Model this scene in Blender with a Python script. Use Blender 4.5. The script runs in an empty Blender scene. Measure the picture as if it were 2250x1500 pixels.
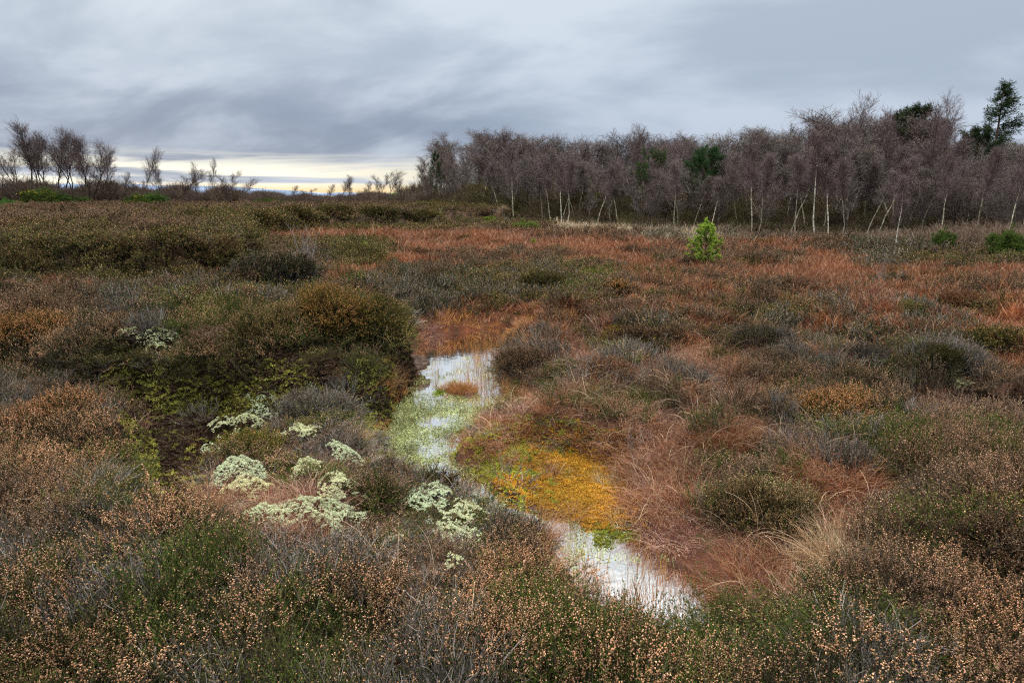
import bpy, math, numpy as np
from math import radians as R

# ------------------------------------------------------------------ camera
sc = bpy.context.scene
C = sc.collection
CAMZ = 2.4; FPX = 1500.0; PITCH = math.atan(320/1500)
cam = bpy.data.cameras.new('camera'); camo = bpy.data.objects.new('camera', cam); C.objects.link(camo)
cam.lens = 24; cam.sensor_width = 36; cam.clip_start = 0.05; cam.clip_end = 20000
camo.location = (0, 0, CAMZ); camo.rotation_euler = (math.pi/2 - PITCH, 0, 0)
sc.camera = camo
sc.view_settings.view_transform = 'Standard'; sc.view_settings.look = 'None'
sc.view_settings.exposure = 0.0; sc.view_settings.gamma = 1
sc.view_settings.use_curve_mapping = False
sc.cycles.max_bounces = 5; sc.cycles.diffuse_bounces = 2; sc.cycles.glossy_bounces = 2
sc.cycles.transmission_bounces = 3; sc.cycles.transparent_max_bounces = 4
sc.cycles.use_denoising = False; sc.cycles.filter_width = 1.2
sc.cycles.sample_clamp_indirect = 4

# ------------------------------------------------------------------ world (overcast sky) and sun
SUN_EL, SUN_AZ = R(28), R(-28)          # azimuth measured from +Y (view direction), negative = left
w = bpy.data.worlds.new("World"); sc.world = w; w.use_nodes = True
wt = w.node_tree; wt.nodes.clear(); WL = wt.links
def wn(t, **k):
    n = wt.nodes.new(t)
    for a, b in k.items(): setattr(n, a, b)
    return n
def val(x, sock):
    if isinstance(x, (int, float)): sock.default_value = x
    elif isinstance(x, tuple): sock.default_value = x
    else: WL.new(x, sock)
def M(op, a, b=0.0, c=0.0, clamp=False):
    n = wn('ShaderNodeMath', operation=op, use_clamp=clamp)
    val(a, n.inputs[0]); val(b, n.inputs[1]); val(c, n.inputs[2]); return n.outputs[0]
def SS(x, a, b):                          # smoothstep a..b
    n = wn('ShaderNodeMapRange', interpolation_type='SMOOTHSTEP')
    val(x, n.inputs[0]); n.inputs[1].default_value = a; n.inputs[2].default_value = b
    n.inputs[3].default_value = 0; n.inputs[4].default_value = 1; return n.outputs[0]
def CMB(x, y, z):
    n = wn('ShaderNodeCombineXYZ'); val(x, n.inputs[0]); val(y, n.inputs[1]); val(z, n.inputs[2]); return n.outputs[0]
def MIX(f, a, b):
    n = wn('ShaderNodeMix', data_type='RGBA'); val(f, n.inputs[0]); val(a, n.inputs[6]); val(b, n.inputs[7]); return n.outputs[2]
def NOI(v, s, d=5, r=.55, dist=0.0):
    n = wn('ShaderNodeTexNoise'); WL.new(v, n.inputs['Vector']); n.inputs['Scale'].default_value = s
    n.inputs['Detail'].default_value = d; n.inputs['Roughness'].default_value = r; n.inputs['Distortion'].default_value = dist
    return n.outputs['Fac']
tc = wn('ShaderNodeTexCoord'); sx = wn('ShaderNodeSeparateXYZ'); WL.new(tc.outputs['Generated'], sx.inputs[0])
X, Y, Z = sx.outputs
s = M('MAXIMUM', Z, 0.0)
az = M('ARCTAN2', X, Y)
den = M('ADD', s, 0.30)
pu = M('DIVIDE', X, den); pv = M('DIVIDE', Y, den)
cl = NOI(CMB(M('ADD', M('MULTIPLY', pu, .75), M('MULTIPLY', pv, .35)), pv, 0.0), 1.9, 7, .55, .25)
big = NOI(CMB(pu, pv, 3.0), 1.0, 2, .5, .1)
f = SS(M('ADD', M('MULTIPLY', cl, .72), M('MULTIPLY', big, .38)), .44, .65)
light = MIX(SS(s, .0, .26), (.52, .60, .74, 1), (.68, .76, .85, 1))
dark = MIX(SS(s, .03, .25), (.39, .47, .60, 1), (.45, .53, .64, 1))
cloud = MIX(f, dark, light)
# darker blue slab, low on the left
slab = M('MULTIPLY', M('MULTIPLY', SS(az, .16, -.18), SS(s, .185, .09)), SS(s, .020, .055))
cloud = MIX(M('MULTIPLY', slab, M('SUBTRACT', .95, M('MULTIPLY', f, .75))), cloud, (.225, .29, .42, 1))
# bright streaky band along the left horizon
st = NOI(CMB(M('MULTIPLY', az, 3.2), M('MULTIPLY', s, 55.0), 7.0), 1.0, 4, .6, .6)
glow = M('MULTIPLY', SS(M('ADD', s, M('MULTIPLY', M('SUBTRACT', st, .5), .05)), .064, .030), SS(az, .02, -.16))
glow = M('MULTIPLY', glow, SS(st, .33, .52))
gcol = MIX(SS(s, .004, .02), (1.05, .80, .45, 1), MIX(SS(az, -.35, -.15), (1.15, 1.12, .95, 1), (.92, .88, .74, 1)))
cloud = MIX(glow, cloud, gcol)
zb = M('ADD', 1.0, M('MULTIPLY', SS(s, .46, .80), 8.0))
sky = wn('ShaderNodeTexSky', sky_type='NISHITA', sun_disc=False, sun_elevation=SUN_EL, sun_rotation=SUN_AZ)
skyc = wn('ShaderNodeVectorMath', operation='SCALE'); WL.new(sky.outputs[0], skyc.inputs[0]); skyc.inputs['Scale'].default_value = .08
clz = wn('ShaderNodeVectorMath', operation='SCALE'); WL.new(cloud, clz.inputs[0]); WL.new(zb, clz.inputs['Scale'])
wm = wn('ShaderNodeVectorMath', operation='MULTIPLY'); WL.new(clz.outputs[0], wm.inputs[0]); WL.new(MIX(SS(s, .3, .6), (1, 1, 1, 1), (1.08, .98, .84, 1)), wm.inputs[1])
fin = MIX(.94, skyc.outputs[0], wm.outputs[0])
bg = wn('ShaderNodeBackground'); WL.new(fin, bg.inputs[0]); bg.inputs[1].default_value = 1.0
out = wn('ShaderNodeOutputWorld'); WL.new(bg.outputs[0], out.inputs[0])
w.cycles.sampling_method = 'MANUAL'; w.cycles.sample_map_resolution = 512

sun = bpy.data.lights.new('sun', 'SUN'); suno = bpy.data.objects.new('sun', sun); C.objects.link(suno)
sun.energy = 1.5; sun.angle = R(14); sun.color = (1, .95, .88)
suno.rotation_euler = (math.pi/2 - SUN_EL, 0, math.pi - SUN_AZ); suno.location = (-20, 40, 40)

# ------------------------------------------------------------------ maths helpers
ct, snn = math.cos(PITCH), math.sin(PITCH)
def ray(px, py):
    u = (px-1125)/FPX; v = (750-py)/FPX
    return np.array([u, ct + v*snn, -snn + v*ct])
def at(px, py, z=0.0):
    d = ray(px, py); t = (z-CAMZ)/d[2]; return np.array([d[0]*t, d[1]*t])
def at_d(px, py, dist):                   # point at ground distance y = dist
    d = ray(px, py); t = dist/d[1]; return np.array([d[0]*t, dist, CAMZ + d[2]*t])
def proj(x, y, z):
    c = y*ct + (CAMZ-z)*snn; c = np.maximum(c, 1e-3); up = (z-CAMZ)*ct + y*snn
    return 1125+FPX*x/c, 750-FPX*up/c
def hsh(ix, iy, seed):
    h = (ix.astype(np.int64)*374761393 + iy.astype(np.int64)*668265263 + seed*974711) & 0xffffffff
    h = ((h ^ (h >> 13))*1274126177) & 0xffffffff
    h = (h ^ (h >> 16)) & 0xffff
    return h/65535.0
def vn(x, y, seed=0):
    x = np.asarray(x, float); y = np.asarray(y, float)
    ix = np.floor(x); iy = np.floor(y); fx = x-ix; fy = y-iy
    fx = fx*fx*(3-2*fx); fy = fy*fy*(3-2*fy)
    a = hsh(ix, iy, seed); b = hsh(ix+1, iy, seed); c = hsh(ix, iy+1, seed); d = hsh(ix+1, iy+1, seed)
    return (a+(b-a)*fx)*(1-fy) + (c+(d-c)*fx)*fy
def fbm(x, y, seed=0, o=4):
    r = 0; a = .5; t = 0
    for k in range(o):
        r = r + a*(vn(x*2**k+17.3*k, y*2**k-9.1*k, seed+k)*2-1); t += a; a *= .5
    return r/t
def sst(x, a, b):
    t = np.clip((x-a)/(b-a), 0, 1); return t*t*(3-2*t)
def sdf(poly, x, y):                      # positive inside
    P = np.asarray(poly, float); n = len(P)
    x = np.asarray(x, float); y = np.asarray(y, float)
    d = np.full(x.shape, 1e18); ins = np.zeros(x.shape, bool)
    for i in range(n):
        ax, ay = P[i]; bx, by = P[(i+1) % n]; ex, ey = bx-ax, by-ay
        wx, wy = x-ax, y-ay
        t = np.clip((wx*ex+wy*ey)/(ex*ex+ey*ey+1e-12), 0, 1)
        d = np.minimum(d, (wx-ex*t)**2 + (wy-ey*t)**2)
        c = ((ay <= y) & (by > y)) | ((by <= y) & (ay > y))
        xc = ax + (y-ay)/(by-ay+1e-12)*ex
        ins ^= c & (x < xc)
    d = np.sqrt(d); return np.where(ins, d, -d)
def PL(pts, z=0.0): return [tuple(at(p[0], p[1], p[2] if len(p) > 2 else z)) for p in pts]

# ------------------------------------------------------------------ terrain outline (world metres, surveyed from the photo)
BANK = PL([(-900, 640), (-500, 720), (100, 790), (235, 810), (300, 806), (420, 818), (600, 818), (760, 815), (845, 800), (888, 770), (905, 700), (885, 655), (820, 640), (700, 632), (450, 628), (0, 622), (-600, 612)], .60)
PLAT = PL([(-900, 598), (0, 600), (200, 607), (400, 612), (490, 600), (520, 565), (545, 517), (700, 503), (930, 499), (1000, 488), (1120, 484), (1190, 476)], .5) + [(30, 160), (90, 500), (-600, 500), (-600, 30)]
FORE = PL([(-900, 720), (100, 800), (230, 830), (270, 900), (330, 960), (420, 930), (560, 880), (640, 862), (780, 862), (815, 900), (822, 960), (850, 1020), (920, 1080), (1000, 1140), (1095, 1205), (1185, 1270), (1250, 1330), (1370, 1400), (1500, 1425), (1625, 1405), (1800, 1335), (1930, 1200), (1990, 1100), (2120, 1060), (2400, 1050), (3000, 1040)], .46) + [(14, 2), (14, -8), (-14, -8), (-14, 4)]
POOL = PL([(882, 772), (915, 752), (985, 734), (1060, 722), (1150, 714), (1165, 728), (1115, 760), (1098, 800), (1098, 830), (1180, 850), (1190, 905), (1110, 925), (1075, 950), (1050, 975), (1010, 1020), (1040, 1055), (1080, 1085), (1150, 1120), (1230, 1150), (1300, 1150), (1400, 1170), (1445, 1210), (1535, 1240), (1590, 1280), (1620, 1350), (1590, 1440), (1450, 1450), (1330, 1370), (1250, 1290), (1180, 1210), (1090, 1160), (1000, 1110), (900, 1060), (845, 1010), (828, 950), (832, 890), (870, 850), (893, 815)], 0)
ISLE = PL([(965, 858), (990, 850), (1040, 850), (1060, 860), (1040, 874), (990, 872)], 0)
MAT = PL([(1036, 1034), (1060, 1004), (1105, 982), (1180, 968), (1260, 985), (1370, 1035), (1385, 1100), (1340, 1150), (1272, 1146), (1205, 1120), (1130, 1090), (1078, 1062)], .03)
CHAN = PL([(985, 1010), (1030, 1028), (1062, 1062), (1105, 1095), (1190, 1128), (1275, 1150), (1250, 1200), (1150, 1165), (1070, 1122), (1000, 1080), (970, 1045)], 0)
DITCH = PL([(262, 1128, .42), (255, 1040, .2), (258, 960, .1), (255, 905, .15), (330, 893, .15), (480, 893, .15), (600, 890, .15), (740, 868, .15), (800, 858, .15), (800, 872, .3), (700, 892, .38), (590, 930, .4), (500, 985, .42), (450, 1040, .42), (430, 1110, .42), (350, 1160, .42)], -.1)
PEAT = PL([(1930, 850), (2100, 858), (2260, 875), (2500, 880), (2500, 1010), (2260, 1005), (2150, 960), (2020, 915), (1940, 890)], .15)

def domes(x, y, cell, seed, prob=.8):
    ix = np.floor(x/cell); iy = np.floor(y/cell); best = np.zeros(x.shape)
    for dx in (-1, 0, 1):
        for dy in (-1, 0, 1):
            a, b = ix+dx, iy+dy; cx = (a+hsh(a, b, seed))*cell; cy = (b+hsh(a, b, seed+1))*cell
            rr_ = cell*(.35+.45*hsh(a, b, seed+2)); hh = (.4+.6*hsh(a, b, seed+3))*(hsh(a, b, seed+4) < prob)
            q = ((x-cx)**2+(y-cy)**2)/rr_**2; best = np.maximum(best, hh*np.clip(1-q*q, 0, 1))
    return best
def bumps(x, y):
    x = x+.25*fbm(x*1.5, y*1.5, 21, 3); y = y+.25*fbm(x*1.5+7, y*1.5, 22, 3); r = np.hypot(x, y)
    return .24*domes(x, y, .85, 300, .62)*sst(-r, -26, -14) + .34*domes(x, y, 2.3, 320, .75)*sst(r, 7, 14)
def H(x, y):
    x = np.asarray(x, float); y = np.asarray(y, float)
    r = np.hypot(x, y)
    amp = np.clip(r/8, .5, 2)
    wx = x + .16*amp*fbm(x*1.1, y*1.1, 11, 3); wy = y + .16*amp*fbm(x*1.1+40, y*1.1, 12, 3)
    nb = fbm(x*.7, y*.7, 1, 3); nm = fbm(x*2.1, y*2.1, 3, 3)
    z = .16 + .005*np.clip(y-8, 0, 30) + .10*nb + .07*nm
    sd = sdf(PEAT, wx, wy); z = z - .10*sst(sd, -.2, .3)
    sd = sdf(FORE, wx, wy)
    zf = .36 + .10*nb + .07*nm + .14*sst(x, 1.8, 3.6)*sst(y, 6, 3) - .12*sst(y, 2.6, 1.6)
    z = z + (zf-z)*sst(sd, -.18, .35)
    sd = sdf(BANK, wx, wy)
    zb = .64 + .10*nb + .08*nm + .10*sst(x, -6, -1.5)*sst(y, 7.5, 9)*sst(y, 11.5, 10) - .14*sst(y, 9.5, 12)
    z = z + (zb-z)*sst(sd, -.16, .12)
    sd = sdf(PLAT, wx, wy)
    zp = 1.04 + .14*nb + .10*nm + .10*fbm(x*.13, y*.13, 5, 2)
    z = z + (zp-z)*sst(sd, -.3, .22)
    z = z + bumps(x, y)*(1-.72*sst(y, 12, 18)*sst(-sdf(PLAT, x, y), -.5, .5))*sst(-sdf(POOL, x, y), .1, .7)*(1-.35*sst(sdf(FORE, x, y), -.2, .2))*(1-.8*sst(sdf(PEAT, x, y), -.3, .1))
    sd = sdf(DITCH, wx, wy); z = z + (-.28+.10*nm+.38*sst(y, 5.4, 6.9)-z)*sst(sd, -.12, .34)
    sd = sdf(POOL, wx, wy); z = z + (-.16-z)*sst(sd, -.10, .22)
    sd = sdf(ISLE, x, y); z = z + (.05-z)*sst(sd, -.12, .12)
    sd = sdf(MAT, x, y); z = z + (.035+.03*nm-z)*sst(sd, -.16, .10)
    sd = sdf(CHAN, x, y); z = z + (-.12-z)*sst(sd, -.07, .05)
    z = z + .018*fbm(x*7, y*7, 9, 2)*sst(-r, -40, -20)
    return z
def Hs(x, y): return float(H(np.array([x]), np.array([y]))[0])
def ground_at(px, py):                    # first terrain hit along the pixel ray
    d = ray(px, py); t = np.geomspace(1.2, 400, 3000)
    X_, Y_, Z_ = d[0]*t, d[1]*t, CAMZ+d[2]*t
    hit = np.nonzero(Z_ < H(X_, Y_))[0]
    i = hit[0] if len(hit) else len(t)-1
    return float(X_[i]), float(Y_[i]), float(H(X_[i:i+1], Y_[i:i+1])[0])

# ------------------------------------------------------------------ mesh building
class MB:
    def __init__(s): s.v = []; s.f = []; s.m = []; s.a = []; s.n = 0
    def add(s, v, f, m, a):
        v = np.asarray(v, np.float32).reshape(-1, 3); f = np.asarray(f, np.int64).reshape(-1, 3)
        s.v.append(v); s.f.append(f+s.n); s.n += len(v)
        s.m.append(np.full(len(f), m, np.int32) if np.isscalar(m) else m)
        s.a.append(np.broadcast_to(np.asarray(a, np.float32), (len(f),)).copy())
    def arrays(s): return np.concatenate(s.v), np.concatenate(s.f), np.concatenate(s.m), np.concatenate(s.a)
    def mesh(s, name, mats, smooth=False):
        return mk(name, *s.arrays(), mats, smooth)
def mk(name, v, f, m, a, mats, smooth=False):
    me = bpy.data.meshes.new(name)
    me.vertices.add(len(v)); me.vertices.foreach_set('co', np.ascontiguousarray(v, np.float32).ravel())
    me.loops.add(len(f)*3); me.loops.foreach_set('vertex_index', f.astype(np.int32).ravel())
    me.polygons.add(len(f)); me.polygons.foreach_set('loop_start', np.arange(0, len(f)*3, 3, dtype=np.int32))
    me.polygons.foreach_set('material_index', m.astype(np.int32))
    if smooth: me.polygons.foreach_set('use_smooth', np.ones(len(f), bool))
    at_ = me.attributes.new('var', 'FLOAT', 'FACE'); at_.data.foreach_set('value', a.astype(np.float32))
    for x in mats: me.materials.append(x)
    me.update(calc_edges=True)
    return me
def nrm(v): return v/(np.linalg.norm(v, axis=-1, keepdims=True)+1e-9)
def tubes(mb, P, rad, sides, mat, var, rs):
    P = np.asarray(P); N, K, _ = P.shape
    if N == 0: return
    rad = np.broadcast_to(rad, (N, K))
    T = nrm(np.gradient(P, axis=1))
    ref = nrm(rs.randn(N, 1, 3)); a = nrm(np.cross(T, ref)); b = np.cross(T, a)
    if sides == 2: ang = np.array([0, math.pi])
    else: ang = np.arange(sides)*2*math.pi/sides
    V = P[:, :, None, :] + rad[:, :, None, None]*(np.cos(ang)[None, None, :, None]*a[:, :, None, :] + np.sin(ang)[None, None, :, None]*b[:, :, None, :])
    base = (np.arange(N)*K*sides)[:, None, None]
    k = np.arange(K-1)[None, :, None]; j = np.arange(1 if sides == 2 else sides)[None, None, :]; j2 = (j+1) % sides
    q0 = base+k*sides+j; q1 = base+k*sides+j2; q2 = base+(k+1)*sides+j2; q3 = base+(k+1)*sides+j
    F = np.concatenate([np.stack([q0, q1, q2], -1).reshape(-1, 3), np.stack([q0, q2, q3], -1).reshape(-1, 3)])
    per = (K-1)*(1 if sides == 2 else sides)
    vv = np.repeat(np.broadcast_to(np.asarray(var, float), (N,)), per)
    mb.add(V, F, mat, np.concatenate([vv, vv]))
def leaves(mb, P, D, L, W, mat, var, rs):
    N = len(P)
    if N == 0: return
    D = nrm(D); S = nrm(np.cross(D, rs.randn(N, 3)))
    L = np.broadcast_to(L, (N,))[:, None]; W = np.broadcast_to(W, (N,))[:, None]
    V = np.stack([P, P+D*L*.45+S*W*.5, P+D*L, P+D*L*.45-S*W*.5], 1)
    i = (np.arange(N)*4)[:, None]
    F = np.concatenate([i+np.array([0, 1, 2]), i+np.array([0, 2, 3])])
    v = np.broadcast_to(np.asarray(var, float), (N,)); mb.add(V, F, mat, np.concatenate([v, v]))
def bells(mb, P, D, L, W, mat, var, rs):
    N = len(P)
    if N == 0: return
    D = nrm(D); a = nrm(np.cross(D, rs.randn(N, 3))); b = np.cross(D, a)
    L = np.broadcast_to(L, (N,))[:, None]; W = np.broadcast_to(W, (N,))[:, None]*.5
    V = [P]
    for k in range(3):
        t = k*2*math.pi/3; V.append(P+D*L*.5+(a*math.cos(t)+b*math.sin(t))*W)
    V.append(P+D*L); V = np.stack(V, 1)
    i = (np.arange(N)*5)[:, None]
    F = np.concatenate([i+np.array(q) for q in ([0, 2, 1], [0, 3, 2], [0, 1, 3], [4, 1, 2], [4, 2, 3], [4, 3, 1])])
    v = np.broadcast_to(np.asarray(var, float), (N,)); mb.add(V, F, mat, np.tile(v, 6))
def grow(par, n, t0, t1, L, ang, up, K, curl, wig, rs, fall=0.0, shape=None):
    N, Kp, _ = par.shape
    t = t0+(t1-t0)*((np.arange(n)[None, :]+rs.rand(N, n))/n)
    u = t*(Kp-1); i = np.minimum(u.astype(int), Kp-2); fr = (u-i)[..., None]
    ii = np.arange(N)[:, None]
    p = par[ii, i]*(1-fr)+par[ii, i+1]*fr
    T = nrm(par[ii, i+1]-par[ii, i])
    r = rs.randn(N, n, 3); r = nrm(r-(r*T).sum(-1, keepdims=True)*T)
    A = rs.uniform(ang[0], ang[1], (N, n, 1))
    d = nrm(np.cos(A)*T+np.sin(A)*r+np.array([0, 0, up]))
    Ln = rs.uniform(L[0], L[1], (N, n))*(1-fall*t)
    if shape is not None: Ln = Ln*shape((t-t0)/(t1-t0+1e-9))
    p = p.reshape(-1, 3); d = d.reshape(-1, 3); Ln = Ln.reshape(-1, 1)
    out = [p]
    for k in range(K-1):
        p = p+d*Ln/(K-1); out.append(p)
        d = nrm(d+np.array([0, 0, curl])/K+wig*rs.randn(*d.shape))
    return np.stack(out, 1), t.reshape(-1)

# ------------------------------------------------------------------ materials
def newmat(name):
    m = bpy.data.materials.new(name); m.use_nodes = True; m.node_tree.nodes.clear(); return m, m.node_tree
def veg(name, cols, src='OBJ', transl=.25, rough=.75, gloss=.0):
    """plant matter: colour from a per-face random value, multiplied by a per-plant tint"""
    m, t = newmat(name); N = t.nodes.new; Lk = t.links.new
    a = N('ShaderNodeAttribute'); a.attribute_name = 'var'
    cr = N('ShaderNodeValToRGB'); Lk(a.outputs['Fac'], cr.inputs[0])
    e = cr.color_ramp.elements
    while len(e) < len(cols): e.new(.5)
    for k, c in enumerate(cols): e[k].position = k/(len(cols)-1); e[k].color = (*c, 1)
    mul = N('ShaderNodeMix'); mul.data_type = 'RGBA'; mul.blend_type = 'MULTIPLY'; mul.inputs[0].default_value = 1
    Lk(cr.outputs[0], mul.inputs[6])
    if src == 'OBJ': q = N('ShaderNodeObjectInfo'); Lk(q.outputs['Color'], mul.inputs[7])
    else:
        q = N('ShaderNodeAttribute'); q.attribute_name = 'tint'; q.attribute_type = 'INSTANCER'; Lk(q.outputs['Color'], mul.inputs[7])
    col = mul.outputs[2]
    d = N('ShaderNodeBsdfDiffuse'); Lk(col, d.inputs[0]); d.inputs[1].default_value = .5
    sh = d.outputs[0]
    if transl > 0:
        tr = N('ShaderNodeBsdfTranslucent'); Lk(col, tr.inputs[0]); mx = N('ShaderNodeMixShader'); mx.inputs[0].default_value = transl
        Lk(sh, mx.inputs[1]); Lk(tr.outputs[0], mx.inputs[2]); sh = mx.outputs[0]
    if gloss > 0:
        g = N('ShaderNodeBsdfGlossy'); g.inputs['Roughness'].default_value = rough; mx = N('ShaderNodeMixShader'); mx.inputs[0].default_value = gloss
        Lk(sh, mx.inputs[1]); Lk(g.outputs[0], mx.inputs[2]); sh = mx.outputs[0]
    o = N('ShaderNodeOutputMaterial'); Lk(sh, o.inputs[0]); return m
PAL = {
 'twig':  [(.022, .014, .010), (.065, .045, .035), (.14, .11, .09)],
 'greytwig': [(.04, .03, .026), (.12, .095, .085), (.30, .26, .24)],
 'leafdark': [(.010, .014, .004), (.03, .04, .010), (.075, .085, .022)],
 'leafgreen': [(.018, .03, .006), (.055, .08, .014), (.14, .17, .035)],
 'leafbrown': [(.03, .02, .010), (.085, .058, .028), (.17, .125, .065)],
 'leafolive': [(.02, .022, .006), (.065, .068, .016), (.16, .15, .04)],
 'bell': [(.22, .095, .045), (.50, .265, .145), (.78, .49, .31)],
 'belldull': [(.15, .075, .04), (.33, .185, .11), (.56, .36, .25)],
 'redgrass': [(.05, .012, .007), (.175, .045, .02), (.29, .092, .04), (.46, .25, .14)],
 'mauvegrass': [(.04, .014, .009), (.15, .052, .032), (.27, .12, .08), (.50, .33, .24)],
 'straw': [(.20, .13, .07), (.38, .28, .17), (.60, .50, .34)],
 'sedge': [(.12, .05, .02), (.30, .13, .045), (.42, .22, .08)],
 'moss': [(.07, .06, .015), (.17, .155, .035), (.30, .28, .07)],
 'sphag': [(.25, .10, .015), (.52, .24, .03), (.64, .41, .07)],
 'sphagreen': [(.16, .125, .018), (.37, .31, .04), (.53, .46, .09)],
 'birchtwig': [(.06, .045, .043), (.14, .108, .106), (.26, .21, .20)],
 'scrub': [(.05, .038, .028), (.12, .095, .065), (.21, .175, .125)],
}
_mc = {}
def V(name, src):
    k = (name, src)
    if k not in _mc:
        _mc[k] = veg(name+('_cover' if src == 'INS' else ''), PAL[name], src, transl=0 if name in ('twig', 'greytwig', 'birchtwig', 'scrub') else .22, gloss=.03 if name in ('redgrass', 'mauvegrass', 'straw') else 0, rough=.45)
    return _mc[k]

def tag(o, label=None, cat=None, group=None, kind=None):
    for k, v in (('label', label), ('category', cat), ('group', group), ('kind', kind)):
        if v: o[k] = v
    return o
def ob(name, me, parent=None, loc=(0, 0, 0), rz=0, sc_=1):
    o = bpy.data.objects.new(name, me); C.objects.link(o); o.parent = parent
    o.location = loc; o.rotation_euler = (0, 0, rz)
    o.scale = (sc_,)*3 if np.isscalar(sc_) else sc_; return o

def ramp_nodes(t, fac, cols, pos=None):
    cr = t.nodes.new('ShaderNodeValToRGB'); t.links.new(fac, cr.inputs[0]); e = cr.color_ramp.elements
    while len(e) < len(cols): e.new(.5)
    for k, c in enumerate(cols): e[k].position = (pos[k] if pos else k/(len(cols)-1)); e[k].color = (*c, 1)
    return cr.outputs[0]
def surf(name, cols, scale, pos=None, rough=.95, bump=.3, detail=8, bscale=None, stretch=(1, 1, 1), attr=None):
    m, t = newmat(name); N = t.nodes.new; Lk = t.links.new
    g = N('ShaderNodeNewGeometry'); mp = N('ShaderNodeMapping'); Lk(g.outputs['Position'], mp.inputs[0]); mp.inputs['Scale'].default_value = stretch
    n = N('ShaderNodeTexNoise'); Lk(mp.outputs[0], n.inputs['Vector']); n.inputs['Scale'].default_value = scale; n.inputs['Detail'].default_value = detail; n.inputs['Roughness'].default_value = .65
    c = ramp_nodes(t, n.outputs['Fac'], cols, pos)
    if attr:
        a = N('ShaderNodeAttribute'); a.attribute_name = attr; mu = N('ShaderNodeMix'); mu.data_type = 'RGBA'; mu.blend_type = 'MULTIPLY'; mu.inputs[0].default_value = 1
        Lk(c, mu.inputs[6]); Lk(a.outputs['Color'], mu.inputs[7]); c = mu.outputs[2]
    p = N('ShaderNodeBsdfPrincipled'); Lk(c, p.inputs['Base Color']); p.inputs['Roughness'].default_value = rough; p.inputs['Specular IOR Level'].default_value = .25
    if bump:
        n2 = N('ShaderNodeTexNoise'); Lk(mp.outputs[0], n2.inputs['Vector']); n2.inputs['Scale'].default_value = bscale or scale*3; n2.inputs['Detail'].default_value = 6
        b = N('ShaderNodeBump'); b.inputs['Strength'].default_value = bump; b.inputs['Distance'].default_value = .03; Lk(n2.outputs['Fac'], b.inputs['Height']); Lk(b.outputs[0], p.inputs['Normal'])
    o = N('ShaderNodeOutputMaterial'); Lk(p.outputs[0], o.inputs[0]); return m

# ------------------------------------------------------------------ zone map of the heath: photo row -> (start column, species mix)
ZM = {
 450: "0 h 900 d 1100 s",
 470: "0 h 380 dh 930 hd 1200 s",
 488: "0 h 300 hd 380 d 940 hd 1180 dp 1240 p 1500 s",
 503: "0 h 60 hd 250 h 540 d 920 hd 1170 h 1235 p 1500 p 1720 y",
 520: "0 hd 480 h 545 R 1180 hR 1300 Rh 1420 py 1600 hy 1900 y",
 545: "0 dh 500 dh 720 d 850 R 1480 Rh 1640 R 1750 hR 1870 y",
 575: "0 d 500 hy 730 d 850 R 950 hR 1250 R 1430 Rh 1500 Rh 1700 hR 1780 R 1880 y 2000 dh",
 605: "0 d 415 R 450 hy 720 rR 850 yh 1000 dy 1240 hg 1350 Rr 1500 hr 1620 R",
 640: "0 hr 200 hy 450 yd 700 gh 820 y 1000 yd 1250 hg 1330 h 1400 r 1600 rh 1750 rR 2050 rh",
 680: "0 h 200 yh 330 Hg 500 gH 700 gH 885 y 980 r 1300 rm 1450 r 1600 rh 1700 ry 1850 rm 2150 R",
 720: "0 H 300 y 370 Hg 640 gH 885 m 980 ro 1250 mr 1350 ry 1500 r 1600 yr 1750 r 2000 yr 2140 R",
 760: "0 H 200 yH 300 y 380 dH 640 dg 890 ro 1080 yh 1180 mr 1290 gy 1450 mr 1560 rh 1700 ry 1850 rh 2000 y 2140 R",
 800: "0 Hd 240 dk 850 k 890 m 1060 yd 1200 rm 1550 r 1650 yh 1900 yd 2150 r",
 840: "0 yh 230 Mk 640 y 790 o 900 o 1060 hg 1250 rm 1580 rm 1720 Hg 1940 kh",
 880: "0 hy 240 Mk 560 y 790 oy 1040 rm 1380 hg 1500 rm 1700 hH 1930 k",
 920: "0 Hh 240 Mk 330 k 450 yg 800 oy 1060 rm 1700 yg 1990 k",
 970: "0 H 220 Mk 330 k 430 gh 600 hy 800 py 1030 rm 1600 rR 1700 my 1900 gm 2000 gh",
 1030: "0 H 190 yg 300 k 400 hy 560 gh 800 yh 1000 rm 1370 mr 1560 gh 1750 rm 1980 gh",
 1090: "0 hH 180 yg 300 kM 420 mp 620 hm 740 gh 900 yg 1050 yp 1370 rm 1560 gh 1740 mr 1980 h",
 1150: "0 h 150 my 330 H 540 hm 720 gh 880 yg 1180 rm 1400 rm 1550 mg 1780 mr 1930 hg",
 1210: "0 y 100 H 540 hy 760 y 900 hy 1040 gh 1180 pr 1420 rm 1740 mp 1920 h",
 1270: "0 Hg 150 yg 420 Hg 560 hy 1000 H 1250 rp 1560 rh 1780 p 1860 Hh",
 1330: "0 H 150 yg 340 Hg 700 hH 1000 Hg 1240 hm 1440 gh 1620 gH 1760 Hg 1960 h",
 1400: "0 yd 280 Hg 560 Hg 700 gH 900 yH 1150 Hg 1380 gH 1600 Hg 1860 y 1960 Hd",
 1470: "0 dH 250 gH 400 yH 600 gd 740 yH 1080 Hg 1380 gH 1600 H 1860 y 2000 hH"}
ZROWS = np.array(sorted(ZM)); ZCOL = []
for r_ in ZROWS:
    tk = ZM[r_].split(); row = []
    st_ = [int(q) for q in tk[0::2]]; cd = tk[1::2]
    for c_ in range(225):
        k = max(i for i in range(len(st_)) if st_[i] <= c_*10+5); row.append(cd[k])
    ZCOL.append(row)
ZA = np.array([[c[0] for c in r_] for r_ in ZCOL]); ZB = np.array([[c[-1] for c in r_] for r_ in ZCOL])
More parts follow.
